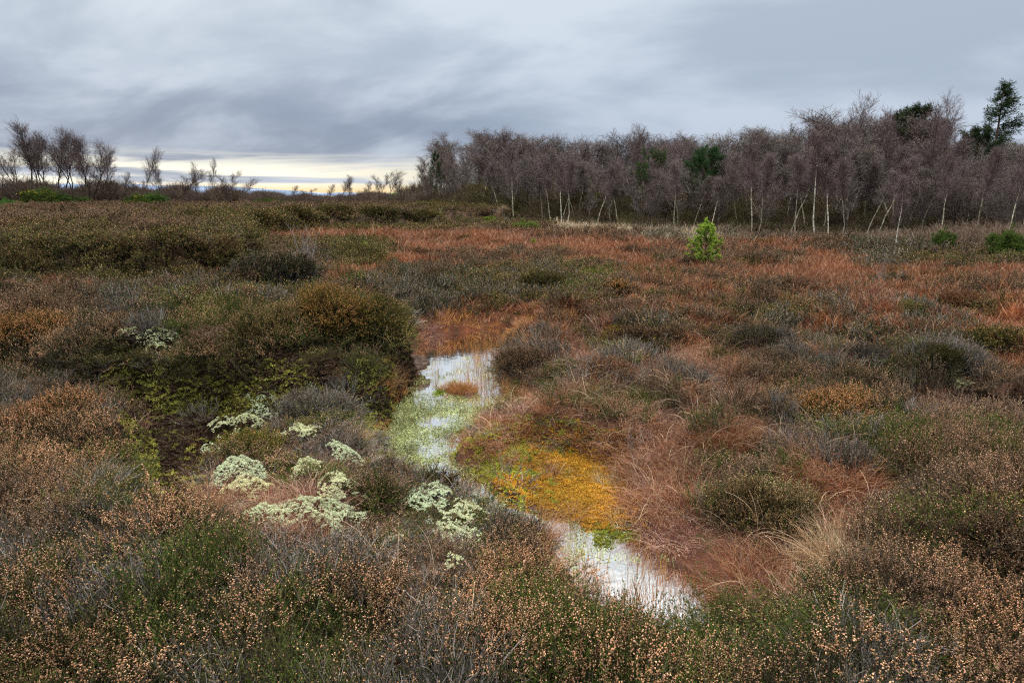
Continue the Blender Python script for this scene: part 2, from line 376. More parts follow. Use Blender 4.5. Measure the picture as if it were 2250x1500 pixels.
def zone(x, y, z, rs):
    px, py = proj(x, y, z+.08)
    d = np.clip(np.hypot(x, y), 2, 80)
    px = px + 45*fbm(x*2.2, y*2.2, 31, 3) + rs.randn(len(x))*9
    py = py + (22*fbm(x*2.2+9, y*2.2, 32, 3) + rs.randn(len(x))*6)*np.clip((py-430)/300, .12, 1.4)
    ci = np.clip((px/10).astype(int), 0, 224)
    ri = np.clip(np.searchsorted((ZROWS[1:]+ZROWS[:-1])/2, py), 0, len(ZROWS)-1)
    pick = (fbm(x*3.1, y*3.1, 33, 3)+rs.randn(len(x))*.12) > 0
    return np.where(pick, ZA[ri, ci], ZB[ri, ci])

# ------------------------------------------------------------------ GROUND
rs = np.random.RandomState(3)
dirt = surf('peat_soil', [(.022, .013, .009), (.05, .03, .02), (.10, .065, .045)], 3.2, [.3, .55, .8], bump=.8, bscale=20, attr='gcol')
th = np.concatenate([np.linspace(-math.pi, -.86, 24)[:-1], np.linspace(-.86, .86, 620), np.linspace(.86, math.pi, 24)[1:-1]])
rr = np.concatenate([[.25, .7], np.geomspace(1.3, 14, 420), np.geomspace(14, 160, 260)[1:], np.geomspace(160, 9000, 24)[1:]])
TH, RR = np.meshgrid(th, rr); gx = RR*np.sin(TH); gy = RR*np.cos(TH)
gz = H(gx.ravel(), gy.ravel()).reshape(gx.shape)
far = sst(RR, 200, 1500); gz = gz*(1-far)+.5*far
nr, nt = gx.shape
v = np.stack([gx, gy, gz], -1).reshape(-1, 3)
i, j = np.meshgrid(np.arange(nr-1), np.arange(nt), indexing='ij'); j2 = (j+1) % nt
a_ = (i*nt+j).ravel(); b_ = (i*nt+j2).ravel(); c_ = ((i+1)*nt+j2).ravel(); d_ = ((i+1)*nt+j).ravel()
f_ = np.concatenate([np.stack([a_, d_, c_], -1), np.stack([a_, c_, b_], -1)])
cen = len(v); v = np.concatenate([v, [[0, 0, Hs(0, 0)]]])
jj = np.arange(nt); f_ = np.concatenate([f_, np.stack([np.full(nt, cen), jj, (jj+1) % nt], -1)])
gme = mk('ground', v, f_, np.zeros(len(f_)), np.zeros(len(f_)), [dirt], True)
GC = {'R': (3.2, 1.8, 1.3), 'r': (2.1, 1.5, 1.2), 'm': (2.4, 1.6, 1.5), 'o': (2.8, 1.5, .9), 'p': (3.2, 2.8, 2.2), 'h': (1.8, 1.4, 1.2), 'H': (1.4, 1.2, 1.0), 'g': (1.2, 1.5, .8), 'd': (1, 1.1, .8), 'y': (1.8, 1.6, 1.6), 'k': (.75, .72, .72), 'M': (.8, .8, .5), 's': (1.3, 1.2, 1)}
zz = zone(v[:, 0], v[:, 1], v[:, 2], rs); gc = np.ones((len(v), 4), np.float32)
for k, c in GC.items(): gc[zz == k, :3] = c
ga = gme.attributes.new('gcol', 'FLOAT_COLOR', 'POINT'); ga.data.foreach_set('color', gc.ravel())
tag(ob('ground', gme), kind='structure')

# ------------------------------------------------------------------ WATER
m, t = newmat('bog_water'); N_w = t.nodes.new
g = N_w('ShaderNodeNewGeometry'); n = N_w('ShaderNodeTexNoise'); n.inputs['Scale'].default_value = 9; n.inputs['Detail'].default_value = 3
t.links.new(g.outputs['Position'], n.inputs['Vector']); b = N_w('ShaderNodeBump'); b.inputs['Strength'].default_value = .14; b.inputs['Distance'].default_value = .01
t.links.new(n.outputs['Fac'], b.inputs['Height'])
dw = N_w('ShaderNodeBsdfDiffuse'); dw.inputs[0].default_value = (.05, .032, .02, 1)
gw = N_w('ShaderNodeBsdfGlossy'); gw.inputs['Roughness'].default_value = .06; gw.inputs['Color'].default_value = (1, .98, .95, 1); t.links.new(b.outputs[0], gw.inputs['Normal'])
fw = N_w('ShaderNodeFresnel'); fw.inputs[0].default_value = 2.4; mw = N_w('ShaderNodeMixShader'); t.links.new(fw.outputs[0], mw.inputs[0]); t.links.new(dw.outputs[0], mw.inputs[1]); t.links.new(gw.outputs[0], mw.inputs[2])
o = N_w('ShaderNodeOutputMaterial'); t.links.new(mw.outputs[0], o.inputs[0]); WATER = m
def sheet(name, poly, z, mat, grow_=1.0):
    P = np.array(poly); c = P.mean(0); P = c+(P-c)*grow_
    me = bpy.data.meshes.new(name); me.from_pydata([(x, y, z) for x, y in P], [], [list(range(len(P)))]); me.materials.append(mat); me.update()
    return ob(name, me)
wp = PL([(800, 700), (1250, 700), (1300, 1000), (1450, 1080), (1750, 1200), (1800, 1500), (1200, 1500), (700, 1100)], 0)
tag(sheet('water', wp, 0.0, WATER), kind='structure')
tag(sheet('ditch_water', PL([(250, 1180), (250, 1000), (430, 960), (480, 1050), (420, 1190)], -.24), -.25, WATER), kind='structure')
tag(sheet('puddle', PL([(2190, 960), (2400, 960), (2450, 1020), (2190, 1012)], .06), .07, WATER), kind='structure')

# ------------------------------------------------------------------ GEOMETRY-NODE COVER
def protos(name, meshes):
    col = bpy.data.collections.new(name)
    for k, me in enumerate(meshes):
        o = bpy.data.objects.new('%s_tuft_%s' % (name, chr(97+k)), me); col.objects.link(o)
    return col
def cover(name, label, cat, col, n, P, ROT, SCL, TINT, rs, idx=None):
    N = len(P); me = bpy.data.meshes.new(name); me.vertices.add(N); me.vertices.foreach_set('co', P.astype(np.float32).ravel())
    if SCL.ndim == 1: SCL = np.repeat(SCL[:, None], 3, 1)
    me.attributes.new('rot', 'FLOAT_VECTOR', 'POINT').data.foreach_set('vector', ROT.astype(np.float32).ravel())
    me.attributes.new('scl', 'FLOAT_VECTOR', 'POINT').data.foreach_set('vector', SCL.astype(np.float32).ravel())
    me.attributes.new('idx', 'INT', 'POINT').data.foreach_set('value', (rs.randint(0, n, N) if idx is None else idx).astype(np.int32))
    T4 = np.ones((N, 4), np.float32); T4[:, :3] = TINT
    me.attributes.new('tint', 'FLOAT_COLOR', 'POINT').data.foreach_set('color', T4.ravel())
    me.update(); o = ob(name, me)
    ng = bpy.data.node_groups.new(name, 'GeometryNodeTree')
    ng.interface.new_socket('Geometry', in_out='INPUT', socket_type='NodeSocketGeometry')
    ng.interface.new_socket('Geometry', in_out='OUTPUT', socket_type='NodeSocketGeometry')
    gi = ng.nodes.new('NodeGroupInput'); go = ng.nodes.new('NodeGroupOutput'); ip = ng.nodes.new('GeometryNodeInstanceOnPoints')
    ci = ng.nodes.new('GeometryNodeCollectionInfo'); ci.inputs['Collection'].default_value = col
    ci.inputs['Separate Children'].default_value = True; ci.inputs['Reset Children'].default_value = True
    def na(nm, ty):
        q = ng.nodes.new('GeometryNodeInputNamedAttribute'); q.data_type = ty; q.inputs[0].default_value = nm
        return [s_ for s_ in q.outputs if s_.enabled and s_.name == 'Attribute'][0]
    L_ = ng.links.new
    L_(gi.outputs[0], ip.inputs['Points']); L_(ci.outputs[0], ip.inputs['Instance']); ip.inputs['Pick Instance'].default_value = True
    L_(na('idx', 'INT'), ip.inputs['Instance Index']); L_(na('rot', 'FLOAT_VECTOR'), ip.inputs['Rotation']); L_(na('scl', 'FLOAT_VECTOR'), ip.inputs['Scale'])
    L_(ip.outputs[0], go.inputs[0])
    md = o.modifiers.new('cover', 'NODES'); md.node_group = ng
    return tag(o, label, cat, kind='stuff')

# --- plant builders (arrays) ---
def heather(seed, Rr, Hh, ns, nsh, nlf, nb, ls, bs, lean=.5, mats=(0, 1, 2), woody=1.0):
    rs = np.random.RandomState(seed); mb = MB()
    a = rs.rand(ns)*6.283; r = Rr*np.sqrt(rs.rand(ns))*.85
    base = np.stack([r*np.cos(a), r*np.sin(a), np.full(ns, -.03)], 1)
    d = nrm(np.stack([np.cos(a)*lean*r/Rr, np.sin(a)*lean*r/Rr, np.ones(ns)], 1)+rs.randn(ns, 3)*.22)
    hh = Hh*rs.uniform(.65, 1.1, ns)*(1-.25*(r/Rr)**2); K = 5; p = base; P = [p]
    for k in range(K-1):
        p = p+d*hh[:, None]/(K-1); P.append(p); d = nrm(d+rs.randn(ns, 3)*.16)
    P = np.stack(P, 1)
    tubes(mb, P, .0022*woody*np.linspace(1, .4, K)[None]*np.ones((ns, 1)), 3, mats[0], rs.rand(ns), rs)
    S, _ = grow(P, nsh, .3, 1.0, (Hh*.18, Hh*.42), (.3, .75), .45, 4, .3, .13, rs)
    tubes(mb, S, .0013*woody*np.linspace(1, .5, 4)[None]*np.ones((len(S), 1)), 2, mats[0], rs.rand(len(S)), rs)
    if nlf:
        Q, tt = grow(S, nlf, .05, 1, (1, 1), (.5, 1.1), .2, 2, 0, 0, rs)
        d = Q[:, 1]-Q[:, 0]; leaves(mb, Q[:, 0], d, ls*rs.uniform(.7, 1.4, len(Q)), ls*.36, mats[1], rs.rand(len(Q)), rs)
    if nb:
        pick = (S[:, -1, 2] > .52*Hh) & (rs.rand(len(S)) < .85); SS_ = S[pick]
        Q, tt = grow(SS_, nb, .35, 1.02, (1, 1), (.5, 1.6), -.1, 2, 0, 0, rs)
        cv = np.repeat(rs.rand(len(SS_)), nb)*.6+rs.rand(len(Q))*.4
        bells(mb, Q[:, 0], Q[:, 1]-Q[:, 0], bs*rs.uniform(.8, 1.3, len(Q)), bs*.8, mats[2], cv, rs)
    return mb.arrays()
def grass(seed, Rr, L, n, wd, bend, K=5, spread=.6, mat=0, wig=.1):
    rs = np.random.RandomState(seed); mb = MB()
    a = rs.rand(n)*6.283; r = Rr*np.sqrt(rs.rand(n))
    p = np.stack([r*np.cos(a), r*np.sin(a), np.full(n, -.02)], 1)
    a2 = a+rs.randn(n)*.9; tilt = rs.rand(n)*spread
    d = nrm(np.stack([np.cos(a2)*tilt, np.sin(a2)*tilt, np.ones(n)], 1)); Ln = L*rs.uniform(.45, 1.15, n); P = [p]
    bn = bend*rs.uniform(.2, 1.5, n)[:, None]; hd = np.stack([np.cos(a2), np.sin(a2), np.full(n, -.7)], 1)
    for k in range(K-1):
        p = p+d*Ln[:, None]/(K-1); P.append(p); d = nrm(d+hd*bn*(k+1)/(K-1)+rs.randn(n, 3)*wig)
    P = np.stack(P, 1); P[:, :, 2] = np.maximum(P[:, :, 2], -.03+.02*rs.rand(n, 1))
    tubes(mb, P, wd*.5*np.linspace(1, .25, K)[None]*rs.uniform(.7, 1.3, (n, 1)), 2, mat, np.clip(rs.rand(n), 0, 1), rs)
    return mb.arrays()
def floret(seed, Rr, n, k, ls, hump=.5, mat=0):
    rs = np.random.RandomState(seed); mb = MB()
    a = rs.rand(n)*6.283; r = Rr*np.sqrt(rs.rand(n)); z = hump*Rr*(1-(r/Rr)**2)*rs.uniform(.5, 1, n)
    c = np.stack([r*np.cos(a), r*np.sin(a), z], 1); c = np.repeat(c, k, 0)
    d = rs.randn(n*k, 3); d[:, 2] = np.abs(d[:, 2])
    leaves(mb, c, d, ls*rs.uniform(.6, 1.3, n*k), ls*.5, mat, np.repeat(rs.rand(n), k)*.7+rs.rand(n*k)*.3, rs)
    return mb.arrays()
def mks(name, arrs, mats): return [mk(name, *a, mats) for a in arrs]

STY = {  # style: (twig, leaf, bell, nlf, nb, woody)
 'H': ('twig', 'leafdark', 'bell', 8, 6, 1.0), 'h': ('twig', 'leafbrown', 'belldull', 7, 5, 1.1),
 'g': ('twig', 'leafgreen', 'bell', 13, 2, .8), 'd': ('twig', 'leafolive', 'bell', 12, 1, 1.0), 'y': ('greytwig', 'leafdark', 'belldull', 3, 1, 1.3),
 'b': ('twig', 'leafolive', 'bell', 12, 4, 1.0)}
NM = {'H': ('seeded_heather', 'heather in the foreground and on the banks topped with tan dried flower bells'),
      'h': ('brown_heather', 'low brown winter heather spread over the plateau and hummocks'),
      'g': ('green_heather', 'fresh green leafy heather growing between the brown stems'),
      'd': ('dark_heather', 'dark olive heather along the shaded bank faces'),
      'y': ('grey_heather', 'grey woody heather with bare twiggy stems')}
NEAR = {}; FARP = {}
for q, (tw, lf, bl, nlf, nb, wd_) in STY.items():
    if q == 'b': continue
    ms = [V(tw, 'INS'), V(lf, 'INS'), V(bl, 'INS')]
    NEAR[q] = protos('near_'+NM[q][0], mks('heather', [heather(10+k, .13, .26, 20, 6 if q != 'y' else 9, nlf, [int(nb*1.4+.5), int(nb*.9), int(nb*.4), 1][k], .012, .0088, woody=wd_) for k in range(4)], ms))
    FARP[q] = protos('far_'+NM[q][0], mks('heather', [heather(30+k, .16, .26, 15, 6, max(4, nlf//2), max(1, nb//2), .024, .014, woody=wd_*2.2) for k in range(4)], ms))
GR = {'R': ('red_grass', 'brick red bog grass covering the wet lawn before the wood', 'redgrass'),
      'r': ('russet_grass', 'russet arching grass blades around and beyond the pool', 'redgrass'),
      'm': ('tangled_grass', 'mauve brown tangled dry grass on the right of the pool', 'mauvegrass'),
      'o': ('rusty_sedge', 'rusty orange sedge fringing the pool edge', 'sedge'),
      'p': ('straw_grass', 'pale straw grass along the wood edge and banks', 'straw')}
for q in GR:
    ms = [V(GR[q][2], 'INS')]
    NEAR[q] = protos('near_'+GR[q][0], mks('grass', [grass(50+k, .11, .235, 90, .0034, .75 if q in 'mr' else .35, spread=.9 if q in 'mr' else .5) for k in range(5)], ms))
    FARP[q] = protos('far_'+GR[q][0], mks('grass', [grass(60+k, .15, .26, 80, .008, .5 if q in 'mr' else .25, K=4) for k in range(4)], ms))

# --- scatter points ---
def jit_xy(sp, x0, x1, y0, y1, rs):
    xs, ys = np.meshgrid(np.arange(x0, x1, sp), np.arange(y0, y1, sp)); x = xs.ravel(); y = ys.ravel()
    return x+rs.rand(len(x))*sp, y+rs.rand(len(x))*sp
def jit_polar(k, r0, r1, rs, a=.80):
    n = int(math.log(r1/r0)/k); A = np.arange(-a, a, k)
    L_, T_ = np.meshgrid(np.arange(n), A); L_ = L_.ravel()+rs.rand(L_.size); T_ = T_.ravel()+rs.rand(T_.size)*k
    r = r0*np.exp(L_*k); return r*np.sin(T_), r*np.cos(T_)
rs = np.random.RandomState(7)
x1, y1 = jit_xy(.082, -12, 12, .9, 10, rs)
k_ = (np.abs(np.arctan2(x1, y1+.9)) < .80) & (np.hypot(x1, y1) < 10); x1, y1 = x1[k_], y1[k_]
x2, y2 = jit_polar(.0092, 10, 34, rs); x3, y3 = jit_polar(.0105, 34, 130, rs)
X_ = np.concatenate([x1, x2, x3]); Y_ = np.concatenate([y1, y2, y3]); Z_ = H(X_, Y_)
RAD = np.hypot(X_, Y_)
xa, ya = jit_xy(.16, -26, 2, 14, 40, rs); ka = np.abs(sdf(PLAT, xa, ya)) < .45; xa, ya = xa[ka], ya[ka]
xb, yb = jit_xy(.07, -9, 1, 6.2, 9.6, rs); kb = (np.abs(sdf(BANK, xb, yb)-.05) < .16) & (xb > -4.5) & (H(xb, yb) > .45); xb, yb = xb[kb], yb[kb]
EX0 = len(X_); X_ = np.concatenate([X_, xa, xb]); Y_ = np.concatenate([Y_, ya, yb]); Z_ = H(X_, Y_)
RAD = np.hypot(X_, Y_)
e = .06; gxn = (H(X_+e, Y_)-Z_)/e; gyn = (H(X_, Y_+e)-Z_)/e
zn = zone(X_, Y_, Z_, rs)
# lichen cushions: photo column, row, half width, half height, brightness 0 mint..1 cream, words
LICH = [
 (325, 772, 52, 20, 1, 'broad cream lichen cushion on the lip of the mossy peat bank'),
 (358, 750, 24, 16, .6, 'narrow pale lichen tongue rising behind the broad cream cushion on the bank lip'),
 (520, 945, 45, 17, .7, 'cream lichen patch at the ditch side of the heather mound'),
 (600, 915, 45, 20, .2, 'mint green lichen climbing the left shoulder of the grey heather mound'),
 (690, 880, 42, 22, .1, 'thin mint lichen among grey stems on top of the grey heather mound'),
 (660, 960, 36, 9, .8, 'small flat cream lichen patch below the grey heather mound'),
 (490, 1000, 34, 13, .2, 'faint mint lichen patch beside the ditch'),
 (525, 1040, 36, 20, .3, 'mint lichen patch between the ditch and the cream domes'),
 (678, 1042, 27, 16, .8, 'small round pale lichen dome in pinkish grass'),
 (545, 1086, 36, 17, 1, 'round cream lichen dome behind the tan heather'),
 (752, 1072, 30, 12, .9, 'slanting cream lichen strip beside dark green heather'),
 (755, 1008, 34, 13, .3, 'scattered mint lichen tufts near the pool side of the heather mound'),
 (640, 1148, 68, 24, .5, 'wide pale green lichen sheet behind the seeded foreground heather'),
 (758, 1155, 36, 38, .4, 'tall mint lichen patch right of the wide pale green sheet'),
 (940, 1112, 38, 34, .2, 'mint lichen mass under the dark heather left of the orange moss'),
 (1015, 1165, 44, 40, .6, 'brightest mint cream lichen mass, nearest the orange moss'),
 (875, 1205, 22, 9, .6, 'small lichen tuft in front of the mint lichen masses'),
 (1000, 1248, 14, 8, .8, 'tiny lichen button among foreground grey stems'),
 (1258, 1258, 24, 13, .3, 'small mint lichen tuft at the near edge of the lower pool'),
 (2100, 842, 20, 8, .8, 'pale lichen button under the bare grey shrub')]
lw = []
for px_, py_, a1, b1, br, wd_ in LICH:
    gx_, gy_, gz_ = ground_at(px_, py_+6); d0 = ground_at(px_, py_+b1)[1]; d1 = ground_at(px_, py_-b1)[1]
    dd = math.hypot(gx_, gy_); lw.append((gx_, gy_, 1.15*a1*math.hypot(dd, CAMZ)/FPX, min(max((d1-d0)*.62, .07), .34 if py_ > 800 else .16)))
ok = np.ones(len(X_), bool)
sup = np.zeros(len(X_))
for cx, cy, a1, b1 in lw:
    q = np.hypot((X_-cx)/a1, (Y_-cy)/b1); ok &= (q > .85) | (rs.rand(len(X_)) < (.03 if cy > 6 and cx < -2.5 else .34))
    q2 = np.hypot((X_-cx)/(a1+.1), (Y_-(cy-b1-.12))/(b1+.22)); sup = np.maximum(sup, sst(-q2, -1.3, -.7))
sdp = sdf(POOL, X_, Y_); sdm = sdf(MAT, X_, Y_); sdc = sdf(CHAN, X_, Y_); sdi = sdf(ISLE, X_, Y_); sdd = sdf(DITCH, X_, Y_); sdpe = sdf(PEAT, X_, Y_)
ok &= ~((sdc > -.04) & (rs.rand(len(X_)) < .97))
ok &= (Z_ > .015) | (sdd > -.3)
ok &= (sdm < -.02) | (Z_ > .085) | (rs.rand(len(X_)) < .04+.5*sst(X_*.6+Y_*.5-2.9+.3*fbm(X_*4, Y_*4, 66, 2), .0, .8)*sst(-sdm, -.35, 0))
ok &= ~((Z_ < .10) & (sdd > -.1) & (rs.rand(len(X_)) < .93))
ok &= ~((zn == 'k') & (rs.rand(len(X_)) < .80)) & ~((zn == 'M') & (rs.rand(len(X_)) < .93))
zn = np.where(zn == 'k', np.where(rs.rand(len(X_)) < .5, 'h', 'm'), zn); zn = np.where(zn == 'M', 'd', zn)
zn = np.where((zn == 's') , np.where(rs.rand(len(X_)) < .5, 'h', 'p'), zn)
zn = np.where((zn == 'm') & (rs.rand(len(X_)) < .35), 'r', zn); dm = bumps(X_, Y_); fl = fbm(X_*.5, Y_*.5, 64, 2)+rs.randn(len(X_))*.1
heathy = (RAD > 5.5) & (dm > .10) & np.isin(zn, ['r', 'm']) & (rs.rand(len(X_)) < .4)
zn = np.where(heathy, np.where(fl > .2, 'y', np.where(fl > -.1, 'h', 'd')), zn)
inisle = sdi > -.2; zn = np.where(inisle, 'o', zn)
# height of growth
hs = .88 + .34*fbm(X_*1.3, Y_*1.3, 61, 3) + .55*fbm(X_*4.2, Y_*4.2, 62, 2)
hs = np.clip(hs, .35, 1.6)
sdf_f = sdf(FORE, X_, Y_)
island = sst(X_, -3.6, -2.9)*sst(Y_, 3.3, 4.0)*(sdf_f > -.3)*sst(-X_, -.9, -.2)   # low growth between ditch and pool
hs = hs*(1-.42*island)*(1-.68*sup)
hs = np.where(sdp > -.35, hs*(.55+.45*sst(-sdp, 0, .35)), hs)
hs = np.where(sdm > -.3, np.maximum(hs, .75)*.8, hs); hs = np.where(inisle, .55, hs); hs = np.where((sdc > -.45) & (sdm < -.05), hs*.55, hs); hs = np.where((sdp > -.5) & (Y_ > 9.2) & (Y_ < 12), hs*.45, hs)
hs = np.where((sdp > -.55) & (Y_ < 4.2) & (X_ > .2), hs*.6, hs)
nearup = (sdp > -1.2) & (X_ > -3) & (X_ < .2) & (Y_ > 6) & (Y_ < 10.5); hs = np.where(nearup & (sdf(BANK, X_, Y_) < 0), hs*.6, hs)
hs = np.where((zn == 'R'), hs*.8, hs)
slope = np.hypot(gxn, gyn)
hs = np.where(slope > 1.5, hs*.7, hs)
hs = hs*np.where(Y_ > 14, 1.15, 1)
ex = np.arange(len(X_)) >= EX0; zn = np.where(ex, 'd', zn); hs = np.where(ex & (Y_ > 13), 1.25, hs); hs = np.where(ex & (Y_ < 13), .6, hs)
hs = np.where(np.isin(zn, ['r', 'm', 'R']) & (sdp < -.3), np.maximum(hs, .62), hs)
rs2 = np.random.RandomState(5)
def tintf(x, y, n, amp=.28):
    b = 1+amp*fbm(x*.9, y*.9, 71, 3)+.42*fbm(x*4, y*4, 72, 2)+rs2.randn(n)*.17
    wv = .10*fbm(x*.6, y*.6, 73, 2)
    return np.clip(np.stack([b*(1+wv), b, b*(1-wv*.6)], 1), .25, 2)
LEFT = []
for q in 'HhgdyRrmop':
    for near in (True, False):
        k = ok & (zn == q) & ((RAD < 9.5+rs.rand(len(X_))*1.5) == near)
        if q in 'Hhgdy': k &= rs.rand(len(X_)) < (.62 if near else .75)
        n = int(k.sum())
        if n == 0: continue
        x, y, z = X_[k], Y_[k], Z_[k]; rad = RAD[k]
        base = np.where(rad > 10, np.clip(rad*(.0092 if near else .0088)/.105, 1, 9), 1.0)
        fs = np.minimum(base, 3.2); sc_ = fs*rs.uniform(.8, 1.25, n); hz = np.where(rad > 10, 1+(fs-1)*.22, 1)*hs[k]*rs.uniform(.8, 1.2, n)
        tilt = .22; g1 = np.clip(gxn[k], -1.5, 1.5); g2 = np.clip(gyn[k], -1.5, 1.5)
        rot = np.stack([rs.randn(n)*tilt-g2*.0, rs.randn(n)*tilt, rs.rand(n)*6.283], 1)
        tint = tintf(x, y, n)
        if q in 'Rr': tint = tint*np.array([1.0, 1.06, .95])*(.92 if q == 'R' else .95)
        info = NM[q] if q in NM else GR[q]
        cover(info[0] if near else 'distant_'+info[0], ('near ' if near else 'distant ')+info[1], 'heather' if q in 'Hhgdy' else 'grass', (NEAR if near else FARP)[q],
              (4 if q in 'Hhgdy' else 5) if near else 4, np.stack([x, y, z], 1), rot, np.stack([sc_, sc_, hz], 1), tint, rs,
              idx=np.clip(((.40-1.25*fbm(x*3.6, y*3.6, 75, 3)+rs.randn(n)*.18)*4).astype(int), 0, 3) if (near and q in 'Hhgd') else None)

# sparse long arching blades over the tangle right of the pool
ARCH = protos('arching_blades', mks('grass', [grass(90+k, .10, .50, 14, .0045, .8, K=8, spread=.9, wig=.08) for k in range(4)], [V('straw', 'INS')]))
x, y = jit_xy(.25, -1, 8, 2.6, 9.5, rs); z = H(x, y); zq = zone(x, y, z, rs); k = np.isin(zq, ['m', 'r', 'R', 'y']) & (sdf(POOL, x, y) < -.05) & (sdf(MAT, x, y) < 0)
x, y, z = x[k], y[k], z[k]; n = len(x)
cover('arching_grass', 'long pale arching grass blades over the tangle right of the pool', 'grass', ARCH, 4, np.stack([x, y, z], 1), np.stack([rs.randn(n)*.2, rs.randn(n)*.2, rs.rand(n)*6.28], 1), rs.uniform(.6, 1.1, n), tintf(x, y, n)*np.array([.85, .68, .62]), rs)

# moss on the peat bank face and ditch floor
MOSS = protos('moss_pads', mks('moss', [floret(100+k, .06, 40, 9, .016) for k in range(3)], [V('moss', 'INS')]))
x, y = jit_xy(.022, -5.5, 0, 5.0, 9.2, rs); z = H(x, y)
g_ = np.hypot(H(x+.04, y)-z, H(x, y+.04)-z)/.04; px_, py_ = proj(x, y, z)
k = (px_ > 235) & (px_ < 860) & (py_ > 790) & (z < .80) & (sdf(BANK, x, y) < .38) & (sdf(FORE, x, y) < .12) & ((g_ > .6) | (rs.rand(len(x)) < .12)) & (fbm(x*2.5, (y+z*1.6)*2.5, 81, 3) > -.45) & (z > -.25)
x, y, z = x[k], y[k], z[k]; n = len(x); tt_ = tintf(x, y, n, .5); 
cover('bank_moss', 'olive yellow moss pads hanging on the dark peat bank face', 'moss', MOSS, 3, np.stack([x, y, z], 1), rs.randn(n, 3)*.5, rs.uniform(.7, 1.5, n), tt_*1.6, rs)

PAL['peat'] = [(.02, .012, .008), (.06, .037, .025), (.15, .10, .07)]
CRB = protos('peat_crumbs', mks('crumbs', [floret(105+k, .07, 30, 6, .022, .35) for k in range(3)], [V('peat', 'INS')]))
x, y = jit_xy(.05, -5.5, 9, 4.0, 10, rs); xa, ya = jit_xy(.024, -5.5, -.5, 5.5, 9, rs); x = np.concatenate([x, xa]); y = np.concatenate([y, ya]); z = H(x, y); zq = zone(x, y, z, rs)
k = ((zq == 'k') | (zq == 'M') | ((np.abs(sdf(BANK, x, y)) < .4) & (y < 9))) & (z > -.28) & ((zq != 'M') | (rs.rand(len(x)) < .35)); x, y, z = x[k], y[k], z[k]; n = len(x)
cover('peat_crumbs', 'dark crumbly peat and plant litter on the bare ground', 'peat', CRB, 3, np.stack([x, y, z], 1), rs.randn(n, 3)*.4, rs.uniform(.5, 1.4, n), tintf(x, y, n, .5), rs)
# sphagnum lawn
SPO = protos('sphagnum_heads', mks('sphagnum', [floret(110+k, .035, 26, 8, .010, .25) for k in range(3)], [V('sphag', 'INS')]))
SPG = protos('sphagnum_green_heads', mks('sphagnum', [floret(115+k, .035, 26, 8, .010, .25) for k in range(3)], [V('sphagreen', 'INS')]))
x, y = jit_xy(.026, -1.2, 3, 3.2, 8.5, rs); sm = sdf(MAT, x, y)+.08*fbm(x*5, y*5, 88, 2); z = np.maximum(H(x, y), .012)
px_, py_ = proj(x, y, z)
edge = (px_-1060)/310+(py_-1000)/260*.75+.35*fbm(x*3, y*3, 87, 3)
edge = np.where(sm < -.02, edge-.1, edge); isg = edge+rs.randn(len(x))*.22+.4*fbm(x*6, y*6, 89, 2) < .28
k = (sm > -.30*rs.rand(len(x))**.7) & (H(x, y) > -.015) & (H(x, y) < .30)
for nm, lb, PC, kk, tn in (('orange_sphagnum', 'orange bog moss lawn at the bend of the pool', SPO, k & ~isg, (1, 1, 1)), ('yellow_sphagnum', 'yellow green bog moss on the pool side of the orange lawn', SPG, k & isg, (.9, 1, 1))):
    n = int(kk.sum()); cover(nm, lb, 'moss', PC, 3, np.stack([x, y, z], 1)[kk], rs.randn(n, 3)*.25, rs.uniform(.6, 1.3, n), tintf(x[kk], y[kk], n, .35)*np.array(tn), rs)
# smaller moss patches (photo ellipse -> world)
for px_, py_, a1, b1, lb, g1, tn, dn in (
   (1345, 1168, 58, 26, 'lime green moss floating at the head of the lower pool', 0, (.58, .68, .7), .30),
   (1035, 945, 36, 22, 'lime green moss on the right shore of the weedy water', 0, (.85, 1.0, .9), .45),
   (1185, 708, 42, 9, 'yellow moss streak in the red grass behind the upper pool', 0, (1.2, 1.0, 1), .9),
   (1350, 748, 34, 7, 'yellow moss pad on the dark hummock right of the upper pool', 0, (1.05, 1.05, 1), .9),
   (1420, 762, 30, 8, 'yellow green moss pad at the right end of the dark hummock', 0, (.9, .95, 1), .9),
   (962, 858, 14, 7, 'bright green moss at the tip of the sedge island', 0, (.6, .9, .8), .5)):
    gx_, gy_, gz_ = ground_at(px_, py_)
    if gz_ < .05: gz_ = .03; gx_, gy_ = at(px_, py_, .03)
    da = at(px_, py_+b1, gz_)[1]; db = at(px_, py_-b1, gz_)[1]; ra = a1*math.hypot(gx_, gy_, )/FPX; rb = (db-da)/2
    n = int(dn*ra*rb*3.14/.0007); n = min(n, 2500); a = rs.rand(n)*6.283; r = np.sqrt(rs.rand(n))
    x = gx_+ra*r*np.cos(a); y = gy_+rb*r*np.sin(a); k = fbm(x*5, y*5, 90, 2)-r*.8 > -.8; x, y = x[k], y[k]; n = len(x)
    lift = .10 if 740 < py_ < 770 else .02 if py_ < 740 else .0
    z = np.maximum(H(x, y)+lift, .01); cover('moss_patch', lb, 'moss', SPG, 3, np.stack([x, y, z], 1), rs.randn(n, 3)*.3, rs.uniform(.6, 1.3, n)*(1.5 if py_ < 770 else 1), tintf(x, y, n, .3)*np.array(tn), rs)

